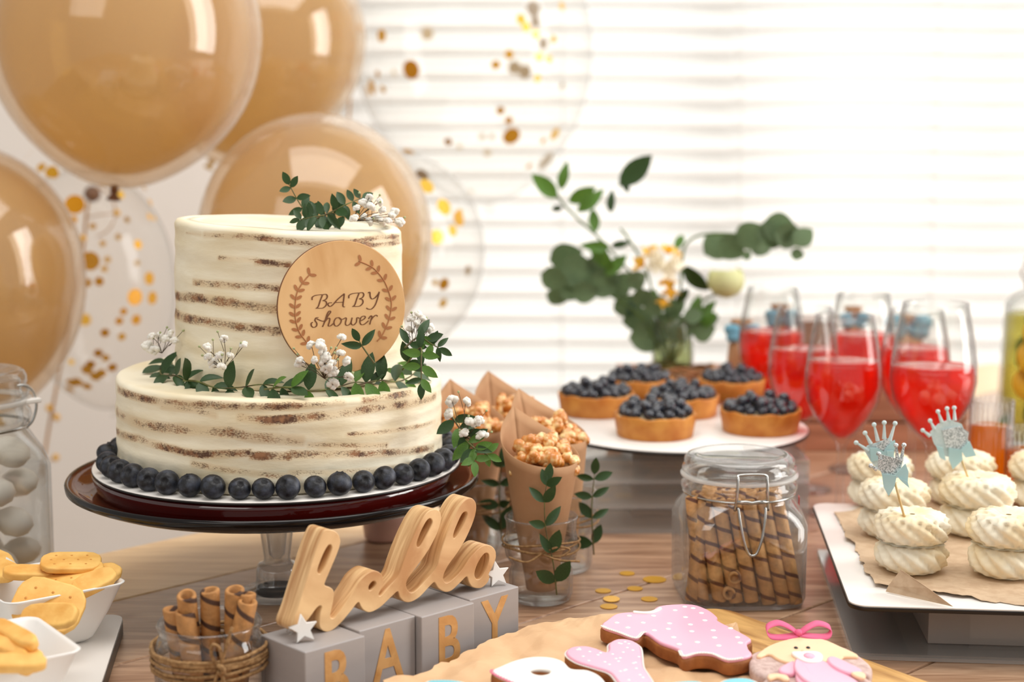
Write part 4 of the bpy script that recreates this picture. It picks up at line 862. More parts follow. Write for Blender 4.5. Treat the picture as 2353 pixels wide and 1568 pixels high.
m_yel = solid('yellow_petal', (255, 218, 96), (250, 196, 60), .5, trans=.35); m_wp = solid('cream_petal', (255, 252, 240), (250, 244, 222), .5, trans=.35)
PYL = leafmesh(1, .6, .2, -.35); PYL.materials.append(m_yel); PWL = leafmesh(1, .7, .2, -.35); PWL.materials.append(m_wp)
def freesia(x, y, r, me, d0, dy):
    c = bp(x, y, dy); e = bpy.data.objects.new('freesia_bloom', me); COL.objects.link(e); e.parent = bq; q = frame(d0, Vector((0, -1, .2)))
    e.matrix_local = Matrix.Translation(c) @ q @ Matrix.Scale(r, 4)
    for k in range(5):
        o = bpy.data.objects.new('petal', me); COL.objects.link(o); o.parent = e
        o.matrix_local = Matrix.Rotation(k*2*pi/5, 4, 'X') @ Matrix.Rotation(radians(-38), 4, 'Y')
for (x, y, r, me, d, dy) in ((810, 760, 60, PYL, (-1, 0, .7), -.02), (860, 690, 55, PYL, (-.2, -.3, 1), -.02), (960, 680, 50, PYL, (.3, -.3, 1), -.02), (1000, 700, 45, PYL, (1, -.3, .3), -.02), (960, 830, 60, PYL, (.1, -.3, -1), -.02), (980, 900, 55, PYL, (0, -.2, -1), -.02), (900, 750, 60, PWL, (-.4, -.9, .3), -.028), (960, 780, 60, PWL, (.5, -.9, -.1), -.028), (1000, 740, 55, PWL, (.8, -.7, .4), -.028), (880, 700, 45, PWL, (-.6, -.6, .5), -.028), (940, 970, 45, PYL, (-.2, -.2, -1), -.02)):
    freesia(x, y, r*PXM/2.8*1.5, me, Vector(d), dy)
m_rose = solid('pale_green_rose', (238, 240, 196), (222, 224, 160), .55, 40, trans=.35)
rc = bp(1340, 860, -.01); rose = bpy.data.objects.new('rose', mk(ico(.38, 2))); rose.data.materials.append(m_rose); COL.objects.link(rose); rose.parent = bq
rose.location = rc; rs_ = 128*PXM/2.8; rose.scale = (rs_,)*3
def petal_mesh():
    V, Fc = [], []
    for i in range(9):
        for j in range(7):
            a = (i-4)/4*1.0; b = -1.1+j/6*1.9; rr = 1+.12*max(0, b)**2*2; V.append((rr*cos(b)*cos(a), rr*cos(b)*sin(a), rr*sin(b)*.95*(1-.12*a*a)))
    for i in range(8):
        for j in range(6): q = i*7+j; Fc.append((q, q+7, q+8, q+1))
    return mk((V, Fc))
pm_ = petal_mesh(); pm_.materials.append(m_rose)
for k in range(16):
    o = bpy.data.objects.new('petal', pm_); COL.objects.link(o); o.parent = rose; sc_ = .45+.036*k
    o.rotation_euler = (rnd(-.15, .15)+.2, rnd(-.1, .25)+.15, k*2.4); o.scale = (sc_, sc_, sc_*.9)
wr = []
for k in range(7):
    ph = rnd(0, 6); wr.append(tube([((.048+.004*sin(3*t_+ph))*cos(t_), (.034+.004*sin(2*t_+ph))*sin(t_), .006+.005*sin(4*t_+ph)+.003*sin(k)) for t_ in [2*pi*i/40 for i in range(40)]], .0014, 5, True))
tag(obj('twig_wreath', merge(*wr), solid('twig', (176, 126, 84), (140, 94, 58), .8), None, (vp.x-.001, VY-.002, RZ+.001)), 'brown twig wreath lying round the foot of the vase', 'wreath')
e = obj('twig_wreath', merge(*[tube([((.030+.004*sin(3*t_+ph))*cos(t_), (.022+.003*sin(2*t_+ph))*sin(t_), .006+.004*sin(3*t_+ph)) for t_ in [2*pi*i/30 for i in range(30)]], .0013, 5, True) for ph in (0, 1.5, 3)]), MATS['twig'], None, (vp.x+.078, VY-.05, RZ+.001)); tag(e, 'small twig ring in front of the kraft gift pouch', 'wreath')
def pouch(px, Y, wpx, toppy, lab, brown=True):
    p = Q(px, 900, Y); h = Q(px, toppy, Y).z-RZ; r = wpx/2*Y/F; t = thing('gift_pouch', lab, 'gift', (p.x, Y, RZ), 0, 'gifts with blue bows')
    def fn(rr, z, a, j): return rr*(1+.06*sin(a*5+j)), z
    obj('pouch', lathe([(.001, .0006), (r*.95, .0006), (r, .006), (r*1.02, h*.4), (r*.85, h*.62), (r*.5, h*.76), (r*.42, h*.8), (r*.7, h*.93), (r*.85, h), (r*.6, h*.94), (.001, h*.82)], 28, fn), M_kraft, t)
    bw = []
    for sgn in (-1, 1):
        for q, (ww, zz) in enumerate(((1.0, .35), (.8, -.2))):
            bw.append(ico(1, 2, lambda c: Vector((c.x*r*.62+sgn*r*.75*ww, c.y*r*.25-r*.6, c.z*r*.42*(1+.3*abs(c.x))+h*.79+zz*r))))
    bw.append(ico(1, 1, lambda c: Vector((c.x*r*.25, c.y*r*.25-r*.65, c.z*r*.25+h*.79))))
    obj('ribbon_bow', merge(*bw), M_bluerib2, t)
M_bluerib2 = solid('sky_ribbon', (150, 208, 226), (120, 184, 208), .5, trans=.3)
pouch(1700, 1.90, 62, 735, 'kraft gift pouch with a pale blue bow right of the vase'); pouch(1790, 2.0, 60, 700, 'kraft gift pouch with a pale blue bow behind the leftmost wine glasses')
pouch(1955, 1.99, 52, 705, 'kraft gift pouch with a pale blue bow behind the middle wine glasses'); pouch(2075, 1.99, 84, 725, 'wide kraft gift pouch with a pale blue bow behind the right wine glasses')
p = Q(1873, 900, 1.98); t = thing('kraft_box', 'brown kraft box with white lid seen between the wine glasses', 'box', (p.x, 1.98, RZ)); hb = Q(1873, 735, 1.98).z-RZ
obj('box', bevelbox(-.022, .022, -.02, .02, .0004, hb, .001), solid('brown_card', (150, 118, 92), (132, 100, 76), .7), t, smooth=False); obj('lid', bevelbox(-.0235, .0235, -.0215, .0215, hb, hb+.010, .001), M_white, t, smooth=False)
# pitcher of lemon water, ribbed tea glasses
py_ = 1.90; pp = Q(2398, 900, py_); t = thing('drink_dispenser', 'tall glass carafe of lemon and mint water at the right edge', 'carafe', (pp.x, py_, 0))
r = 98*py_/F; hz = Q(2398, 690, py_).z; zt = Q(2398, 605, py_).z; zwat = Q(2398, 722, py_).z
obj('body', lathe([(.001, .001), (r*1.05, .001), (r*1.08, .006), (r*1.03, zwat*.6), (r*.97, hz*.97), (r*.8, hz*1.04), (r*.55, hz*1.09), (r*.5, zt-.01), (r*.56, zt), (r*.44, zt-.004), (r*.42, hz*1.09), (r*.9, hz*.97), (r*.98, .01), (.001, .008)], 48), M_glass, t)
obj('water', lathe([(.001, .0085), (r*.97, .0105), (r*.94, zwat), (.001, zwat)], 40), M_water, t)
obj('swing_stopper', ico(.016, 2), M_white, t, (0, 0, zt+.006)); obj('clip_wire', tube([(-r*.52, -.002, zt-.03), (-r*.68, -.004, zt-.012), (-r*.6, -.004, zt+.008), (0, -.01, zt+.014)], .0012, 6), M_steel, t)
m_lem = solid('lemon_peel', (246, 206, 60), (236, 180, 40), .5, trans=.4)
for (dx, dz, rr) in ((.0, .045, .024), (-.025, .10, .022), (.02, .13, .024), (-.018, .155, .022), (-.03, .07, .02)):
    obj('lemon_slice', lathe([(.001, 0), (rr, 0), (rr, .003), (.001, .003)], 24), m_lem, t, (dx, -r*.72, min(dz, zwat-.03)+.01), rot=(radians(70), rnd(-.5, .5), 0))
for k in range(16):
    a = rnd(3.3, 5.9); o = leaf(t, Vector((r*.86*cos(a), r*.86*sin(a), .02+(zwat-.04)*k/16)), (rnd(-1, 1), -.1, rnd(-.5, 1)), .028, LM2)
def teaglass(px, py, Y, rpx, toppy, lab, lev):
    p = Q(px, py, Y); r = rpx*Y/F; h = Q(px, toppy, Y).z; t = thing('ribbed_glass', lab, 'glass', (p.x, Y, 0), 0, 'ribbed glasses of tea')
    def fn(rr, z, a, j): return (rr*(1+.022*cos(a*28)) if rr > r*.9 and z > .006 else rr), z
    obj('body', lathe([(.001, .0004), (r*.93, .0004), (r*.97, .004), (r, h*.5), (r, h), (r*.95, h), (r*.94, h*.5), (r*.9, .006), (.001, .006)], 168, fn), M_glass, t)
    z = h*lev; obj('tea', lathe([(.001, .0065), (r*.88, .0075), (r*.905, h*.5), (r*.905, z), (.001, z)], 40), M_tea, t)
teaglass(2272, 1120, 1.50, 50, 918, 'ribbed tumbler of amber tea beside the front right wine glass', .80); teaglass(2368, 1150, 1.47, 62, 985, 'ribbed tumbler of amber tea cut by the right edge', .80)
# pink pot behind the stand
p = P(882, 1240, 0); t = thing('pink_cup', 'small pale pink cup behind the word sign', 'cup', (p.x, p.y, 0)); obj('body', lathe([(.001, .0004), (.0150, .0004), (.0180, .003), (.0205, .02), (.0215, .042), (.0203, .042), (.019, .02), (.016, .005), (.001, .004)], 40), M_pinkcup, t)

# ------------------------------------------------------------------ meringue nests on a white tray over clear risers
TYAW = radians(-5.5); tc = P(1952, 1392, .0435)
ex, ey = Vector((cos(TYAW), sin(TYAW), 0)), Vector((-sin(TYAW), cos(TYAW), 0))
TRZ = .0400; hx, hy = .150, .156
ctr = Vector((tc.x, tc.y, 0))+ex*hx+ey*(hy-.002)
t = thing('serving_tray', 'square white tray with dark edge carrying the meringue nests', 'tray', (ctr.x, ctr.y, TRZ), TYAW)
plate('edge', [rrect(hx, hy, .014, 6)], .0030, .0004, M_black, t); plate('surface', [rrect(hx-.0006, hy-.0006, .0134, 6)], .0012, .0003, M_board, t, (0, 0, .0029))
tl = P(2030, 1522, 0); r2 = thing('acrylic_riser', 'clear acrylic display base under the square meringue tray', 'display stand', (ctr.x, ctr.y, 0), TYAW)
li = lambda v: Vector(((v-ctr).dot(ex), (v-ctr).dot(ey), 0))
c1, c2 = li(P(2045, 1518, 0)), li(P(1887, 1334, 0))
x0 = min(c1.x, c2.x)+.004; y0 = c1.y-.002; y1 = hy*.9
obj('base_sheet', box(x0, .15, y0, y1, .0006, .0032), M_acryl_edge, r2, smooth=False)
obj('sheet', box(x0, .15, y0+.001, y1, .0034, .0050), M_acryl, r2, smooth=False)
obj('inner_block', merge(box(-.088, .14, -.118, -.114, .0055, .0395), box(-.088, -.084, -.114, .1, .0055, .0395), box(.136, .14, -.114, .1, .0055, .0395)), MATS['frosted_acrylic'], r2, smooth=False)
obj('white_card', box(-.055, .132, -.104, -.10, .0055, .0390), M_white, r2, smooth=False)
def tpt(px, py, z=.0445): return P(px, py, z)
# parchment
def sheet(name, lab, cat, poly, z, amp, mat, nx=60, ny=60, f1=28, seed=0, liftedge=0.004, group=None, z0=None):
    """crumpled sheet: bilinear quad with torn edges"""
    a, b, c, d = [Vector(p) for p in poly]; V, Fc = [], []
    for i in range(nx+1):
        for j in range(ny+1):
            u, v = i/nx, j/ny
            e = lambda s: .035*noise.noise(Vector((s*9, seed, 0)))+.015*noise.noise(Vector((s*30, seed, 2)))
            uu = u+(e(v)*(1-u) if u < .5 else e(v+9)*u); vv = v+(e(u+3)*(1-v) if v < .5 else e(u+5)*v)
            p = a.lerp(b, uu).lerp(d.lerp(c, uu), vv)
            cr = 0
            for i_, (an, fr_, am) in enumerate(((.3, 1, .5), (1.25, 1.3, .45), (2.2, .8, .5), (2.9, 1.7, .3), (.9, 2.3, .22), (1.8, 2.9, .18))):
                wv = (p.x*cos(an+seed)+p.y*sin(an+seed))*f1*fr_+.35*noise.noise(Vector((p.x*f1*.5, p.y*f1*.5, i_*3.1)))+i_*.37; cr += am*abs((wv % 1)*2-1)
            cr /= 2.15
            ed = max(0, 1-min(u, 1-u, v, 1-v)/.12)
            V.append((p.x, p.y, z+amp*cr+liftedge*ed*ed*(noise.noise(Vector((p.x*22, p.y*22, seed+4)))+.45)))
    for i in range(nx):
        for j in range(ny): k = i*(ny+1)+j; Fc.append((k, k+ny+1, k+ny+2, k+1))
    mn = min(v[2] for v in V); V = [(x, y, max(zz, z)) for x, y, zz in V]
    o = link(name, mk((V, Fc), False), mat); s_ = o.modifiers.new('s', 'SOLIDIFY'); s_.thickness = .0003; s_.offset = 1; return tag(o, lab, cat, group)
TS = TRZ+.0043
sheet('parchment_sheet', 'torn brown parchment sheet under the meringue nests', 'paper', [tpt(2010, 1350, TS), tpt(2560, 1420, TS), tpt(2400, 1120, TS), tpt(1915, 1180, TS)], TS, .0008, M_parch, 50, 50, 20, 3, .004)
fl = [tpt(2035, 1360, TS+.001), tpt(2190, 1395, TS+.001)]
q0, q1 = fl; V = [q0, q1, q0.lerp(q1, .62)+Vector((0, -.002, .010)), q0+Vector((.010, -.002, .017)), q0+Vector((.002, .001, .004))]
o = link('parchment_flap', mk((V, [(0, 1, 2, 3, 4)]), False), M_parch); o.modifiers.new('s', 'SOLIDIFY').thickness = .0004; tag(o, 'folded up corner flap of parchment in front of the nearest meringue nest', 'paper')
def nest_mesh(seed):
    rr = random.Random(seed); V, Fc = [], []; seg, prof = 150, []
    # two stacked rosettes, listed from the dimpled centre outward and down
    def ro(z0, h, R, k):
        l = []
        for i in range(k+1):
            a = pi/2-pi*i/k*.92; l.append((R*(.60+.40*max(0, cos(a))**.8), z0+h*.5+h*.5*sin(a), 1))
        return l
    prof = [(.002, .0440, 0), (.005, .0428, .3), (.009, .0450, .6), (.013, .0468, .9), (.017, .0468, 1)]+ro(.0225, .0235, .0300, 10)+[(.0265, .0235, .5)]+ro(.0005, .0225, .0285, 9)+[(.020, .0004, .3), (.001, .0004, 0)]
    n = len(prof); nr = 12
    for i in range(seg):
        a = 2*pi*i/seg
        for j, (r, z, w_) in enumerate(prof):
            tw = (z-.045)*-110 if z > .022 else (z-.02)*-110+1.3; tw += (.017-r)*170 if j < 5 else 0
            rid = abs(sin((nr/2)*(a+tw))); rid = 1-(1-rid)**.8*1.0
            f = 1-.17*w_*(1-rid)**1.0*(1+.3*noise.noise(Vector((a*2, z*90, seed))))
            dr = .0018*w_*noise.noise(Vector((cos(a)*3, sin(a)*3, z*80+seed)))
            V.append(((r*f+dr)*cos(a), (r*f+dr)*sin(a), z-(.0010*(1-rid) if 1 < j < 8 else 0)))
    for i in range(seg):
        k = (i+1) % seg
        for j in range(n-1): Fc.append((i*n+j, k*n+j, k*n+j+1, i*n+j+1))
    me = fixn(mk((V, Fc))); me.materials.append(M_meringue); return me
NM = [nest_mesh(s) for s in (1, 2, 3)]
for k, (px, py, lab, sc) in enumerate(((2092, 1312, 'meringue nest nearest the tray corner, pierced by the glittery crown pick', 1.0), (2312, 1322, 'tall meringue nest at the front right of the tray', 1.06), (2052, 1233, 'meringue nest in the second row at the left of the tray', 1.02), (2242, 1228, 'meringue nest in the second row pierced by the second crown pick', 1.08), (2020, 1162, 'meringue nest at the back left of the tray', 1.0), (2205, 1160, 'meringue nest at the back middle of the tray', 1.03), (2395, 1165, 'meringue nest cut by the right edge of the picture', 1.05), (2440, 1265, 'meringue nest just beyond the right edge of the picture', 1.0))):
    if k == 7: continue
    q = tpt(px, py, TS); o = bpy.data.objects.new('meringue_nest', NM[k % 3]); COL.objects.link(o); o.location = (q.x, q.y, TS+.0016); o.rotation_euler = (0, 0, rnd(0, 6)); o.scale = (sc, sc, sc*.98); tag(o, lab, 'meringue', 'meringue nests on the tray')
def crown(lab, Y, base, prongs, mat, glit, pick, rib, ballr=.0019):
    c = Q(base[0][0], base[0][1], Y); t = thing('crown_pick', lab, 'cake pick', c); lp = lambda p, dy=0: Q(p[0], p[1], Y+dy)-c
    vf = []
    bm_ = [lp(p) for p in base]; mid = sum(bm_, Vector())/len(bm_)
    body = bm_+[lp(p) for p in prongs[1]]
    def ext(poly, th): n = len(poly); return [v+Vector((0, d, 0)) for d in (-th/2, th/2) for v in poly], [tuple(range(n)), tuple(range(2*n-1, n-1, -1))]+[(i, (i+1) % n, n+(i+1) % n, n+i) for i in range(n)]
    vf.append(ext(body, .0012))
    for p, rt_ in zip(prongs[0], prongs[2]):
        b = lp(p); a = lp(rt_); vf.append(tube([a, b], [.0017, .0007], 8)); vf.append(ico(ballr, 2, lambda v: v+b))
    obj('crown', merge(*vf), mat, t, smooth=False)
    if glit:
        gp = [lp(p, -.0012) for p in glit]; obj('glitter_panel', ext(gp, .0012), M_glit, t, smooth=False)
    for k, rp in enumerate(rib): obj('ribbon_loop', ext([lp(p, -.0028-.0012*k) for p in rp], .0008), M_bluerib, t, smooth=False)
    obj('pick', tube([lp(pick[0], .0005), lp(pick[1])], .0009, 8), M_pick, t); return t
cr = lambda l: [(1820+x/4.414, 880+y/4.414) for x, y in l]
Y1 = 1.19
M_crn = solid('pale_blue_foam', (206, 222, 222), (192, 212, 214), .5, 300, .3)
crown('pale blue crown pick with five ball points, rear one above the front left meringue', Y1+.05, cr([(880, 890), (1010, 840), (1050, 640), (1000, 560), (760, 640)]), (cr([(650, 608), (740, 510), (832, 425), (935, 405), (1045, 412)]), cr([(740, 700), (800, 800)]), cr([(775, 690), (800, 620), (870, 590), (935, 570), (990, 590)])), M_crn, cr([(850, 640), (960, 560), (1010, 620), (980, 720), (880, 760)]), cr([(930, 850), (985, 1150)]), [cr([(790, 660), (860, 660), (930, 700), (960, 650), (1040, 580), (1060, 640), (1000, 720), (900, 780), (800, 800)]), cr([(960, 690), (1030, 690), (1035, 780), (970, 780)])])
crown('silver glitter crown pick with pale blue bow stuck in the front left meringue', Y1, cr([(940, 1000), (1080, 960), (1130, 760), (1060, 770), (880, 720), (870, 860)]), (cr([(800, 842), (880, 720), (1055, 635), (1135, 632)]), cr([(900, 900)]), cr([(860, 880), (900, 780), (1070, 780), (1105, 790)])), M_glit, None, cr([(1045, 1020), (1155, 1420)]), [cr([(910, 920), (1060, 940), (1040, 1050), (980, 1150), (930, 1060)]), cr([(1050, 930), (1150, 820), (1180, 900), (1170, 1040), (1100, 990)]), cr([(1080, 960), (1170, 1000), (1190, 1070), (1110, 1000)])])
Y2 = Q(2237, 1140, 1.3).y-.03
Y2 = tpt(2242, 1228, TS).y
crown('silver crown pick stuck in the second row meringue before the large wine glass', Y2, cr([(1530, 740), (1650, 760), (1790, 600), (1720, 420), (1600, 370), (1480, 420)]), (cr([(1325, 483), (1400, 385), (1480, 292), (1572, 262), (1645, 255)]), cr([(1400, 500), (1440, 620)]), cr([(1400, 540), (1445, 470), (1520, 400), (1590, 380), (1650, 380)])), M_crn, cr([(1520, 480), (1700, 440), (1790, 500), (1770, 620), (1680, 700), (1560, 660)]), cr([(1715, 770), (1842, 1120)]), [cr([(1590, 660), (1720, 680), (1730, 780), (1630, 880), (1590, 780)]), cr([(1710, 680), (1800, 590), (1868, 740), (1760, 760)]), cr([(1460, 640), (1530, 660), (1560, 790), (1500, 760)])])

# ------------------------------------------------------------------ board, kraft paper and iced cookies
bc, bq2 = P(1660, 1394, .014), P(2140, 1568, .014); be = (bq2-bc); be.z = 0; be.normalize(); bp_ = Vector((be.y, -be.x, 0))
if bp_.x > 0: bp_ = -bp_
BL_, BW = .34, .25; bcen = Vector((bc.x, bc.y, 0))-be*.006+be*BL_/2+bp_*BW/2
t = thing('wooden_board', 'acacia wood serving board under the kraft paper and iced cookies', 'board', (bcen.x, bcen.y, 0), atan2(be.y, be.x))
m_bd = wood('acacia_board', (222, 176, 110), (150, 100, 50), (2, 9, 9), .4, 5, .05)
plate('board', [rrect(BL_/2, BW/2, .022, 6)], .0135, .002, m_bd, t, (0, 0, .0004))
KZ = .0142
sheet('kraft_sheet', 'crumpled kraft paper sheet lying on the board under the iced cookies', 'paper', [P(640, 1720, KZ), P(1830, 1800, KZ), P(1690, 1462, KZ), P(1255, 1442, KZ)], KZ, .0120, M_kraft2, 110, 110, 17, 8, .007)
CZ = .0225
def zc(ox, oy, sc, z): return lambda x, y: (lambda q: (q.x, q.y))(P(ox+x/sc, oy+y/sc, z))
def area2(l): return sum(a[0]*b[1]-b[0]*a[1] for a, b in zip(l, l[1:]+l[:1]))/2
def inset(l, d):
    n = len(l); s = 1 if area2(l) > 0 else -1; o = []
    for i in range(n):
        a, b, c = Vector(l[i-1]), Vector(l[i]), Vector(l[(i+1) % n]); t1 = (b-a); t2 = (c-b)
        if t1.length < 1e-9 or t2.length < 1e-9: o.append(tuple(b)); continue
        n1 = Vector((-t1.y, t1.x)).normalized()*s; n2 = Vector((-t2.y, t2.x)).normalized()*s; m = (n1+n2)
        m = m.normalized() if m.length > 1e-6 else n1; o.append((b.x+m.x*d, b.y+m.y*d))
    return o
def sm(l, k=4): return [(v.x, v.y) for v in spl([Vector((p[0], p[1], 0)) for p in l], k, True)]
def cookie(name, lab, pts, cv, icing, holes_=(), th=.0095, tilt=None, lift=0):
    top = [cv(*p) for p in pts]; c = Vector((sum(p[0] for p in top)/len(top), sum(p[1] for p in top)/len(top), 0)); l = sm([(p[0]-c.x, p[1]-c.y) for p in top])
    hs_ = [sm([(cv(*p)[0]-c.x, cv(*p)[1]-c.y) for p in h]) for h in holes_]
    t = thing(name, lab, 'cookie', (c.x, c.y, CZ+lift), 0, 'iced gingerbread cookies'); 
    if tilt: t.rotation_euler = tilt
    plate('gingerbread', [inset(l, -.0009)]+[inset(h, .0005) for h in hs_], th, .0022, M_ging, t, bres=3, smooth=True)
    plate('icing', [l]+hs_, .0030, .0013, icing, t, (0, 0, th-.0008), bres=3, smooth=True)
    return t, l, c, th+.0022
def dots(t, pts, z, r, mat, name='icing_dot'):
    for (x, y) in pts: obj(name, ico(1, 1, lambda v: Vector((v.x*r, v.y*r, v.z*r*.35))), mat, t, (x, y, z)) if False else DOT(t, x, y, z, r, mat, name)
DM = {}
def DOT(t, x, y, z, r, mat, name):
    if mat.name not in DM: DM[mat.name] = mk(ico(1, 1)); DM[mat.name].materials.append(mat)
    o = bpy.data.objects.new(name, DM[mat.name]); COL.objects.link(o); o.parent = t; o.location = (x, y, z); o.scale = (r, r, r*.35)
def lace(t, l, idx, z, r=.0011, step=.0019, mat=M_wicing, off=-.0006):
    seg_ = [Vector((l[i % len(l)][0], l[i % len(l)][1], 0)) for i in idx]; ln = 0; vf = []; nxt = 0
    for a, b in zip(seg_, seg_[1:]):
        d = (b-a).length; 
        while nxt <= ln+d and d > 0:
            p = a.lerp(b, (nxt-ln)/d); vf.append(tube([(p.x+r*cos(q*pi/3), p.y+r*sin(q*pi/3), z) for q in range(6)], .00038, 5, True)); nxt += step
        ln += d
    if vf: obj('lace_trim', merge(*vf), mat, t)
cz = zc(1350, 1340, 3.137, CZ+.012)
on = [(105, 305), (140, 262), (210, 218), (330, 205), (450, 205), (500, 168), (600, 152), (760, 152), (870, 190), (935, 240), (942, 268), (1080, 340), (1178, 398), (1150, 428), (1160, 470), (1178, 515), (1020, 548), (900, 505), (790, 500), (690, 522), (650, 470), (520, 420), (412, 350), (350, 392), (230, 352)]
t, l, c, zt_ = cookie('bodysuit_cookie', 'pink iced cookie shaped like a baby bodysuit with white dots and lace', on, cz, M_pink)
loc = lambda x, y, cv=cz: (cv(x, y)[0]-c.x, cv(x, y)[1]-c.y)
dots(t, [loc(x, y) for x, y in ((210, 285), (300, 235), (400, 285), (290, 320), (475, 235), (590, 290), (580, 330), (630, 195), (705, 245), (740, 298), (750, 347), (620, 390), (790, 425), (905, 340), (915, 392), (845, 268), (820, 215), (945, 450), (1030, 325), (1080, 390), (700, 170), (1100, 430), (760, 180), (480, 340), (660, 440))], zt_-.0001, .0022, M_wicing)
lace(t, l, range(95, 101), zt_-.0002); lace(t, l, range(62, 80), zt_-.0002); lace(t, l, range(88, 97), zt_-.0002)
obj('collar', tube(spl([Vector(loc(x, y)+(zt_,)) for x, y in ((330, 212), (400, 218), (455, 215), (500, 200), (525, 185))], 5), .0016, 6), M_wicing, t)
cz4 = zc(800, 1360, 3.361, CZ+.012)
yk = [(1683, 470), (1722, 425), (1830, 415), (1920, 435), (1990, 462), (2012, 440), (2015, 395), (2080, 362), (2180, 368), (2240, 400), (2262, 440), (2275, 560), (2310, 620), (2350, 690), (2340, 760), (2260, 800), (2160, 760), (2085, 690), (2020, 615), (1900, 575), (1760, 530)]
t, l, c, zt_ = cookie('letter_cookie', 'pink iced cookie shaped like a letter Y with white dots and lace edge', yk, cz4, M_pink)
loc = lambda x, y: (cz4(x, y)[0]-c.x, cz4(x, y)[1]-c.y)
dots(t, [loc(x+rnd(-6, 6), y) for x, y in ((1780, 435), (1795, 445), (1770, 445), (1820, 497), (1870, 460), (1945, 470), (1930, 485), (2090, 395), (2110, 400), (2140, 385), (2170, 400), (2200, 450), (2120, 465), (2040, 480), (2070, 515), (2105, 510), (2090, 535), (2200, 550), (2220, 545), (1980, 540), (2130, 605), (2150, 600), (2100, 612), (2230, 590), (2250, 640), (2280, 660), (2170, 680), (2240, 500), (1860, 530), (2020, 560), (2150, 430))], zt_-.0001, .0012, M_wicing)
lace(t, l, list(range(0, len(l)))+[0], zt_-.0016, .0010, .0020, off=.0)
bk = [(1113, 612), (1180, 570), (1300, 522), (1430, 498), (1560, 502), (1660, 532), (1725, 590), (1850, 602), (1950, 650), (2005, 740), (1960, 830), (1800, 850), (1600, 800), (1400, 745), (1240, 680)]
t, l, c, zt_ = cookie('letter_cookie', 'white iced cookie shaped like a letter B with pink piped edge', bk, cz4, M_wicing, [[(1405, 600), (1480, 590), (1557, 603), (1545, 628), (1490, 640), (1435, 628)], [(1640, 705), (1710, 690), (1775, 705), (1780, 735), (1720, 750), (1660, 738)]])
lace(t, l, list(range(52, 60))+[0, 1], zt_-.0004, .0016, .0030, solid('pink_piping', (246, 130, 170), (240, 110, 156), .3))
for pts, lab in (([(610, 690), (700, 676), (820, 680), (900, 700), (960, 760), (900, 850), (700, 850), (590, 780)], 'bright blue iced cookie cut by the bottom edge left of the white letter B'),
    ([(2505, 705), (2560, 690), (2650, 684), (2720, 692), (2760, 730), (2700, 820), (2560, 830), (2490, 770)], 'bright blue iced cookie at the bottom edge right of the pink letter Y'), ([(2880, 700), (2930, 672), (3020, 662), (3110, 672), (3170, 720), (3120, 820), (2960, 830), (2870, 770)], 'bright blue iced cookie at the bottom edge left of the baby cookie')):
    t, l, c, zt_ = cookie('blue_cookie', lab, pts, cz4, M_blue); lace(t, l, range(0, len(l)), zt_-.0010, .0010, .0021)
# baby cookie
bb = [(1178, 480), (1172, 560), (1225, 625), (1290, 640), (1235, 700), (1225, 790), (1330, 900), (1640, 960), (1950, 920), (2095, 800), (2075, 690), (1985, 632), (2040, 625), (2052, 570), (1985, 505), (1880, 440), (1700, 385), (1540, 372), (1380, 400), (1260, 445)]
top = [cz(*p) for p in bb]; c = Vector((sum(p[0] for p in top)/len(top), sum(p[1] for p in top)/len(top), 0)); lc = lambda x, y: (cz(x, y)[0]-c.x, cz(x, y)[1]-c.y)
t = thing('baby_cookie', 'gingerbread cookie iced as a baby with pink ribbon bow and pacifier', 'cookie', (c.x, c.y, CZ-.001), 0, 'iced gingerbread cookies')
plate('gingerbread', [sm([lc(*p) for p in bb])], .010, .003, M_sugar, t, bres=3, smooth=True)
def ic(name, pts, mat, z, th=.0026, bv=.0011): return plate(name, [sm([lc(*p) for p in pts], 4)], th, bv, mat, t, (0, 0, z), bres=3, smooth=True)
ic('face', [(1222, 505), (1300, 445), (1420, 402), (1540, 382), (1700, 396), (1840, 455), (1940, 500), (1940, 520), (1850, 520), (1820, 540), (1700, 562), (1560, 560), (1450, 560), (1370, 535), (1310, 500), (1240, 520)], M_skin, .0095)
ic('romper', [(1520, 560), (1700, 560), (1830, 640), (1960, 720), (1950, 850), (1700, 880), (1560, 760), (1500, 680)], M_pink, .0097, .0036, .0016)
ic('sleeve', [(1725, 560), (1780, 548), (1900, 600), (1975, 640), (1960, 665), (1860, 660), (1760, 610)], M_pink, .0115, .0034, .0015); ic('sleeve', [(1380, 610), (1480, 560), (1500, 600), (1490, 650), (1400, 645)], M_pink, .0098, .0034, .0015)
ic('placket', [(1500, 570), (1560, 600), (1620, 680), (1740, 760), (1690, 790), (1560, 720), (1490, 640)], M_pink, .0125, .003, .0013)
ic('hand', [(1300, 655), (1360, 645), (1440, 660), (1455, 690), (1420, 690), (1370, 672), (1310, 685)], M_skin, .0100); ic('hand', [(1900, 665), (1970, 660), (2005, 680), (1990, 705), (1930, 690)], M_skin, .0125)
ic('pacifier_shield', [(1468, 512), (1540, 505), (1650, 505), (1695, 530), (1685, 570), (1610, 582), (1540, 565)], M_wicing, .0118, .0026, .0011)
x, y = lc(1600, 542); obj('pacifier_knob', ico(1, 2, lambda v: Vector((v.x*.0042, v.y*.0060, v.z*.0016))), M_pink, t, (x, y, .0142))
for q in ((1503, 461), (1591, 460)): x, y = lc(*q); obj('eye', ico(1, 2, lambda v: Vector((v.x*.0015, v.y*.0022, v.z*.0012))), M_eye, t, (x, y, .0120))
x, y = lc(1560, 486); obj('nose', ico(1, 2, lambda v: Vector((v.x*.0020, v.y*.003, v.z*.0014))), M_skin, t, (x, y, .0118))
x, y = lc(1520, 372)
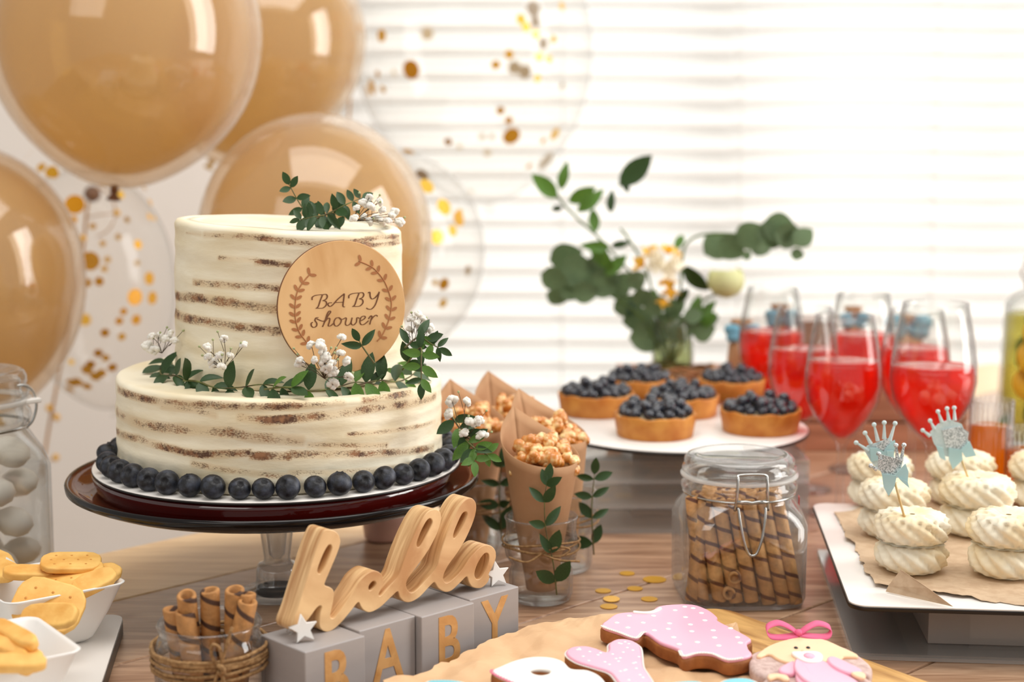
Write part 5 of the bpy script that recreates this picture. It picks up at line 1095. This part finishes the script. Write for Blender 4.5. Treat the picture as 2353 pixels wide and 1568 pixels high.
def loop(sx, k): return [(x+sx*.004*0, y, .0130), (x+sx*.006, y+.001, .0175*k), (x+sx*.014, y+.003, .0200*k), (x+sx*.022, y-.001, .0180*k), (x+sx*.020, y-.004, .0130), (x+sx*.010, y-.004, .0125), (x, y-.001, .0135)]
for sx in (-1, 1):
    pts = spl(loop(sx, 1.0), 5); V = []; Fc = []
    for p in pts: V += [p+Vector((0, -.0032, -.0008)), p+Vector((0, .0032, .0012))]
    for i in range(len(pts)-1): a = i*2; Fc.append((a, a+2, a+3, a+1))
    o = link('ribbon_loop', mk((V, Fc)), M_hot, t); o.modifiers.new('s', 'SOLIDIFY').thickness = .0004
obj('ribbon_knot', ico(1, 2, lambda v: Vector((v.x*.0030, v.y*.0036, v.z*.0026))), M_hot, t, (x, y-.001, .0145))

# gold confetti on the table
CF = mk(lathe([(.001, 0), (1, 0), (1, .10), (.001, .10)], 24), False); CF.materials.append(M_gold)
for (px, py, s, lab) in ((1441, 1317, .0066, 'lying nearest the clear riser'), (1504, 1331, .0100, 'the largest, left of the clip-top jar'), (1386, 1357, .0066, 'lying leftmost, right of the front tumbler'), (1459, 1352, .0066, 'lying in the middle of the group'), (1405, 1378, .0068, 'overlapping another below it'), (1399, 1393, .0070, 'nearest the pink cookie'), (1492, 1376, .0068, 'lying close to the jar foot')):
    p = P(px, py, .001); o = bpy.data.objects.new('confetti_disc', CF); COL.objects.link(o); o.location = (p.x, p.y, .0004); o.scale = (s, s, .004); o.rotation_euler = (radians(4) if py == 1378 else 0, 0, 0)
    if py == 1378: o.location.z = .0012
    tag(o, 'round gold foil confetti disc on the table, '+lab, 'confetti', 'gold confetti on the table')

# ------------------------------------------------------------------ crackers in white bowls on a white board
cb = P(330, 1432, .013); t = thing('serving_board', 'white board with dark edge under the cracker bowls at the left', 'board', (cb.x-.135, cb.y-.165, 0), radians(8))
plate('edge', [rrect(.14, .17, .012, 6)], .0105, .0004, M_black, t, (0, 0, .0006)); plate('surface', [rrect(.1396, .1696, .0117, 6)], .0020, .0003, M_board, t, (0, 0, .0110))
SZ = .0132
def sqbowl(c, hs_, hb, h, rz, lab):
    t = thing('square_bowl', lab, 'bowl', c, rz, 'white bowls of crackers'); V, Fc = [], []; loops = []
    for (hh, z) in ((hb*.3, .0006), (hb-.004, .0006), (hb, .004), ((hb+hs_)/2, h*.5), (hs_-.0008, h-.002), (hs_+.0012, h), (hs_, h+.0006), (hs_-.0022, h-.001), ((hb+hs_)/2-.0022, h*.5), (hb-.0030, .0055), (hb*.3, .0048)):
        loops.append([(x, y, z) for x, y in rrect(hh, hh, hh*.22 if hh > hb*.5 else hh*.5, 6)])
    n = len(loops[0])
    for l_ in loops: V += l_
    for j in range(len(loops)-1):
        for i in range(n): k = (i+1) % n; Fc.append((j*n+i, j*n+k, (j+1)*n+k, (j+1)*n+i))
    Fc += [tuple(range(n)), tuple(range((len(loops)-1)*n, len(loops)*n))]
    obj('body', (V, Fc), M_white, t); return t
M_crk = solid('cracker', (246, 198, 112), (226, 164, 76), .6, 60, .35, 200); M_crk2 = solid('baked_cracker_edge', (214, 148, 64), (196, 126, 48), .6, 60)
def rr8(o):
    r = []
    for i in range(8):
        a, b, c = Vector(o[i-1]), Vector(o[i]), Vector(o[(i+1) % 8]); r += [tuple(b.lerp(a, .18))+(0,), tuple(b.lerp(c, .18))+(0,)]
    return r
def cracker_mesh(w_, h_, th):
    oc = [(w_*a, h_*b) for a, b in ((1, .5), (.68, 1), (-.68, 1), (-1, .5), (-1, -.5), (-.68, -1), (.68, -1), (1, -.5))]
    o = plate('x', [sm(rr8(oc), 1)], th, th*.3, M_crk, bres=3, smooth=True); me = o.data; bpy.data.objects.remove(o); return me
CM = cracker_mesh(.0215, .0165, .0045); CM2 = cracker_mesh(.021, .0095, .0060); CM3 = cracker_mesh(.021, .0056, .0070)
hm = mk(lathe([(.001, 0), (.001, .0003)], 6)); HO = mk(lathe([(.0001, .0002), (.0008, .0002), (.0009, 0)], 8)); HO.materials.append(M_crk2)
def cracker(me, p, rot, lab, grp, scale=1):
    o = bpy.data.objects.new('cracker', me); COL.objects.link(o); o.location = p; o.rotation_euler = rot; o.scale = (scale,)*3; tag(o, lab, 'cracker', grp)
    if me is CM:
        for (x, y) in ((-.011, -.008), (0, -.008), (.011, -.008), (-.011, .008), (0, .008), (.011, .008), (-.014, 0), (-.005, 0), (.005, 0), (.014, 0)):
            q = bpy.data.objects.new('pinhole', HO); COL.objects.link(q); q.parent = o; q.location = (x, y, .0045)
    return o
b1 = P(108, 1470, SZ); b1.z = SZ
sqbowl(b1, .0440, .0265, .045, radians(38), 'white square bowl of octagonal crackers, the farthest of the three whole in view')
g = 'crackers in the far white bowl'
for (px, py, dz, rot, lab, me) in ((163, 1300, .053, (.12, .05, .2), 'octagonal cracker lying flat on top of the far bowl', CM), (170, 1328, .047, (.25, -.1, .1), 'octagonal cracker lying second from the top in the far bowl', CM), (112, 1396, .037, (.8, .25, -.08), 'large octagonal cracker standing upright showing its pinholes', CM), (118, 1422, .041, (.75, -.1, -.25), 'oval cracker leaning at the front of the far bowl', CM2), (75, 1325, .047, (.15, .1, .3), 'cracker sticking out over the left rim of the far bowl', CM2), (205, 1352, .043, (.35, -.3, .6), 'cracker tucked at the right side of the far bowl', CM2), (150, 1350, .034, (.3, .2, 1.2), 'cracker lying in the middle of the far bowl', CM), (222, 1340, .044, (.3, -.2, 1.0), 'small cracker end at the back right of the far bowl', CM2)):
    p = P(px, py, SZ+dz)
    cracker(me, p, rot, lab, g, 1.15 if 'standing' in lab else 1.0)
b2 = P(-15, 1640, SZ); sqbowl(b2, .0440, .0265, .045, radians(36), 'white square bowl of crackers at the bottom left corner')
for (px, py, dz, rot, lab) in ((35, 1470, .050, (.3, .1, -.7), 'cracker on top at the back of the corner bowl'), (15, 1500, .045, (.3, .3, -.1), 'cracker across the middle of the corner bowl'), (40, 1515, .042, (.4, .2, -.9), 'cracker in the middle row of the corner bowl'), (15, 1535, .046, (.5, .1, .3), 'cracker at the front of the corner bowl'), (-20, 1490, .045, (.2, .2, .4), 'cracker at the left of the corner bowl')):
    p = P(px, py, SZ+dz); cracker(CM3, p, rot, lab, 'crackers in the corner bowl', 1.1)
b3 = P(-115, 1425, SZ); sqbowl(b3, .0400, .024, .045, radians(36), 'white square bowl of crackers cut by the left edge')
p = P(-10, 1315, SZ+.045); cracker(CM2, p, (.3, .1, -.6), 'cracker in the bowl cut by the left edge', None, 1.1); p = P(-35, 1300, SZ+.042); cracker(CM, p, (.3, .1, .6), 'octagonal cracker in the bowl cut by the left edge', None)

# ------------------------------------------------------------------ balloons
def balloon(name, lab, px, py, rpx, Y, el, tilt, mat, knotmat=None, seg=56, az=0):
    """tilt: direction (degrees from straight down, + to the right) in which the neck points"""
    c = Q(px, py, Y); r = rpx*Y/F; t = thing(name, lab, 'balloon', c, 0, 'balloons')
    pr = []
    n = 30
    for i in range(n+1):
        a = pi*i/n; z = cos(a); rad = sin(a)
        if z < 0: rad *= (1-.16*z*z*(-z)); zz = z*(el)
        else: zz = z*(1+.3*(el-1))
        pr.append((max(rad, .02)*r, zz*r))
    if mat is M_bal:
        obj('skin', lathe(pr, seg), M_outer, t); obj('inner_balloon', lathe([(a_*.91, b_*.91) for a_, b_ in pr], seg), M_bal, t, (0, 0, 0))
    else: obj('skin', lathe(pr, seg), mat, t)
    zk = pr[-1][1]
    k = obj('knot', lathe([(.02*r, zk+.004), (.035*r, zk-.02*r), (.022*r, zk-.04*r), (.05*r, zk-.075*r), (.056*r, zk-.09*r), (.03*r, zk-.08*r)], 20), knotmat or mat, t)
    t.rotation_euler = (radians(az), -radians(tilt), 0); return t, r, el
M_knot = solid('balloon_knot', (120, 78, 44), (90, 56, 30), .4)
balloon('latex_balloon', 'large beige balloon at the top left with dark knot hanging down', 288, 80, 308, 1.80, 1.13, -6, M_bal, M_knot)
balloon('latex_balloon', 'beige balloon behind, between the large top left one and the window', 618, 110, 214, 2.2, 1.35, -28, M_bal)
balloon('latex_balloon', 'beige balloon standing directly behind the cake', 725, 545, 268, 1.75, 1.2, 0, M_bal)
balloon('latex_balloon', 'beige balloon at the left edge above the tall jar', -80, 620, 268, 1.74, 1.30, 10, M_bal)
CD = mk(lathe([(.001, 0), (1, 0), (1, .06), (.001, .06)], 14), False); CD.materials.append(M_gold)
M_gold2 = solid('bright_gold_foil', (250, 214, 90), (240, 196, 66), .35, 30, metal=.4, trans=.3); CD2 = CD.copy(); CD2.materials.clear(); CD2.materials.append(M_gold2)
M_gold3 = solid('tan_foil', (216, 196, 160), (200, 180, 146), .5, 30, trans=.3); CD3 = CD.copy(); CD3.materials.clear(); CD3.materials.append(M_gold3)
def confetti(bt, spots):
    t, r, el = bt; bpy.context.view_layer.update(); mw = t.matrix_world; inv = mw.inverted()
    for (px, py, s, back, *mm) in spots:
        d = (Q(px, py, 1.0)-Vector((0, 0, H))).normalized(); o_ = inv @ Vector((0, 0, H)); dd = (inv.to_3x3() @ d)
        # ellipsoid intersection in the balloon's own frame
        sc = Vector((1, 1, 1/(el if True else 1))); O = Vector((o_.x, o_.y, o_.z*sc.z)); D = Vector((dd.x, dd.y, dd.z*sc.z)); a = D.dot(D); b = 2*O.dot(D); c = O.dot(O)-(r*.965)**2; q = b*b-4*a*c
        tt = (-b+(sqrt(q) if back else -sqrt(q)))/(2*a) if q > 0 else -b/(2*a)
        p = o_+dd*tt; nrm = Vector((p.x, p.y, p.z*sc.z*sc.z)).normalized(); me = (CD, CD2, CD3)[mm[0] if mm else 0]
        rad_ = Vector((p.x, p.y, p.z*sc.z)).length
        if rad_ > r*.97: p *= r*.955/rad_
        o = bpy.data.objects.new('confetti_disc', me); COL.objects.link(o); o.parent = t; k = s/2*t.location.y/F
        o.matrix_local = Matrix.Translation(p) @ nrm.to_track_quat('Z', 'X').to_matrix().to_4x4() @ Matrix.Diagonal((k, k, k*.25, 1))
b5 = balloon('confetti_balloon', 'clear balloon with gold confetti at the left behind the cake', 205, 620, 192, 2.06, 1.72, 8, M_film)
b6 = balloon('confetti_balloon', 'large clear balloon with gold confetti in front of the window', 1085, 95, 272, 2.42, 1.36, 6, M_film)
b7 = balloon('confetti_balloon', 'clear balloon with gold confetti just right of the cake', 900, 575, 214, 2.10, 1.22, 0, M_film)
confetti(b6, [(945, 160, 42, 0), (1175, 313, 40, 0), (1150, 254, 18, 0), (1169, 277, 18, 0), (1030, 326, 18, 0), (1056, 337, 14, 1, 2), (1108, 314, 16, 1, 2), (1130, 314, 14, 1, 2), (1120, 351, 20, 1, 2), (1216, 382, 15, 0), (1248, 324, 14, 0), (1275, 308, 30, 0, 1), (1254, 370, 50, 1, 2), (982, 77, 32, 1, 2), (877, 82, 28, 0, 1), (868, 170, 16, 0), (905, 166, 14, 1, 2), (855, 200, 34, 0, 1), (880, 205, 18, 0, 1), (829, 270, 28, 0), (1170, 125, 20, 0), (1139, 149, 19, 0), (1182, 155, 34, 1, 2), (1206, 165, 34, 1, 2), (1231, 80, 20, 0), (1272, 90, 17, 0), (1248, 100, 30, 1, 2), (1239, 131, 22, 0), (1261, 136, 17, 0), (1235, 180, 17, 0), (1197, 44, 22, 0), (1209, 62, 20, 0), (1225, 20, 40, 1, 2), (1230, 50, 30, 1, 2), (1291, 14, 18, 0, 1), (1292, 197, 16, 1, 2), (1082, 440, 16, 1, 2), (830, 185, 30, 0, 1), (845, 210, 28, 0, 1)])
confetti(b7, [(1020, 476, 38, 0), (1058, 488, 18, 0), (1054, 503, 36, 0), (1004, 545, 34, 0), (1040, 530, 26, 0, 1), (1020, 653, 28, 0), (1000, 650, 16, 1, 1), (1018, 697, 24, 1, 1), (970, 402, 34, 1, 2), (980, 428, 36, 0, 1), (938, 350, 30, 1, 1), (977, 745, 18, 0), (1075, 622, 26, 1, 2), (1015, 790, 14, 0), (1080, 440, 20, 1, 2), (1127, 460, 30, 1, 2), (1050, 500, 22, 0, 1), (1040, 780, 12, 0)])
confetti(b5, [(172, 470, 44, 0), (168, 505, 18, 0), (207, 600, 42, 0), (228, 647, 20, 0), (200, 650, 20, 0, 1), (310, 683, 38, 0), (343, 640, 30, 0), (350, 685, 30, 0), (284, 716, 17, 0), (274, 738, 18, 0), (313, 735, 24, 0), (241, 765, 20, 0), (280, 774, 18, 0, 1), (317, 562, 22, 0), (343, 498, 16, 0), (355, 502, 14, 0), (277, 447, 20, 0, 1), (345, 465, 18, 0), (292, 505, 16, 1, 1), (272, 545, 16, 1, 1), (315, 605, 16, 1, 1), (213, 520, 16, 1, 1), (247, 597, 16, 1, 1), (240, 618, 16, 1, 1), (236, 560, 15, 1, 1), (226, 812, 20, 0), (243, 823, 18, 0, 1), (208, 838, 22, 0), (200, 850, 26, 0, 1), (220, 865, 26, 0, 1), (232, 858, 24, 0, 1), (165, 880, 26, 0, 1), (178, 878, 26, 0, 1), (160, 895, 24, 0, 1), (150, 920, 22, 1, 2), (165, 930, 20, 1, 2), (200, 888, 22, 0, 1), (258, 845, 22, 0), (164, 832, 16, 1, 1), (195, 735, 30, 1, 1), (118, 395, 30, 0), (95, 385, 24, 1, 1), (62, 350, 36, 0), (125, 400, 22, 0), (330, 430, 20, 1, 1), (324, 415, 14, 0)])
gb = thing('gold_berry_branch', 'gold branch with round berries rising behind the left balloons', 'branch', Q(95, 1095, 2.25)); gl = lambda x, y: Q(x, y, 2.25)-gb.location
obj('stem', tube(spl([gl(95, 1095), gl(112, 985), (gl(128, 900)), gl(160, 740), gl(188, 600), gl(200, 480), gl(212, 445)], 6), .0020, 8), M_goldstem, gb)
for a, b in (((100, 1070), (128, 1052)), ((118, 940), (130, 960)), ((125, 935), (113, 938)), ((200, 500), (268, 490)), ((190, 545), (190, 548))):
    obj('twig', tube([gl(*a), gl((a[0]+b[0])/2, (a[1]+b[1])/2-2), gl(*b)], .0010, 6), M_goldstem, gb); obj('berry', ico(.0052, 2), M_gold, gb, gl(*b))
obj('curl', tube([gl(215+50*sin(k*.25), 487-57*cos(k*.25)) for k in range(13)], .0010, 6), M_goldstem, gb)
obj('berry', ico(.012, 2), M_knot, gb, gl(212, 446))
g2 = thing('gold_berry_branch', 'gold branch beside the window behind the upper balloons', 'branch', Q(800, 290, 2.5)); gl2 = lambda x, y: Q(x, y, 2.5)-g2.location
obj('stem', tube(spl([gl2(800, 290), gl2(806, 180), gl2(804, 60), gl2(815, 10), gl2(840, -40)], 6), .0018, 8), M_goldstem, g2)
for a, b in (((806, 120), (775, 80)), ((806, 90), (825, 65)), ((806, 50), (770, 40)), ((806, 200), (790, 190))):
    obj('twig', tube([gl2(*a), gl2(*b)], .0010, 6), M_goldstem, g2); obj('berry', ico(.0075, 2), M_gold, g2, gl2(*b))
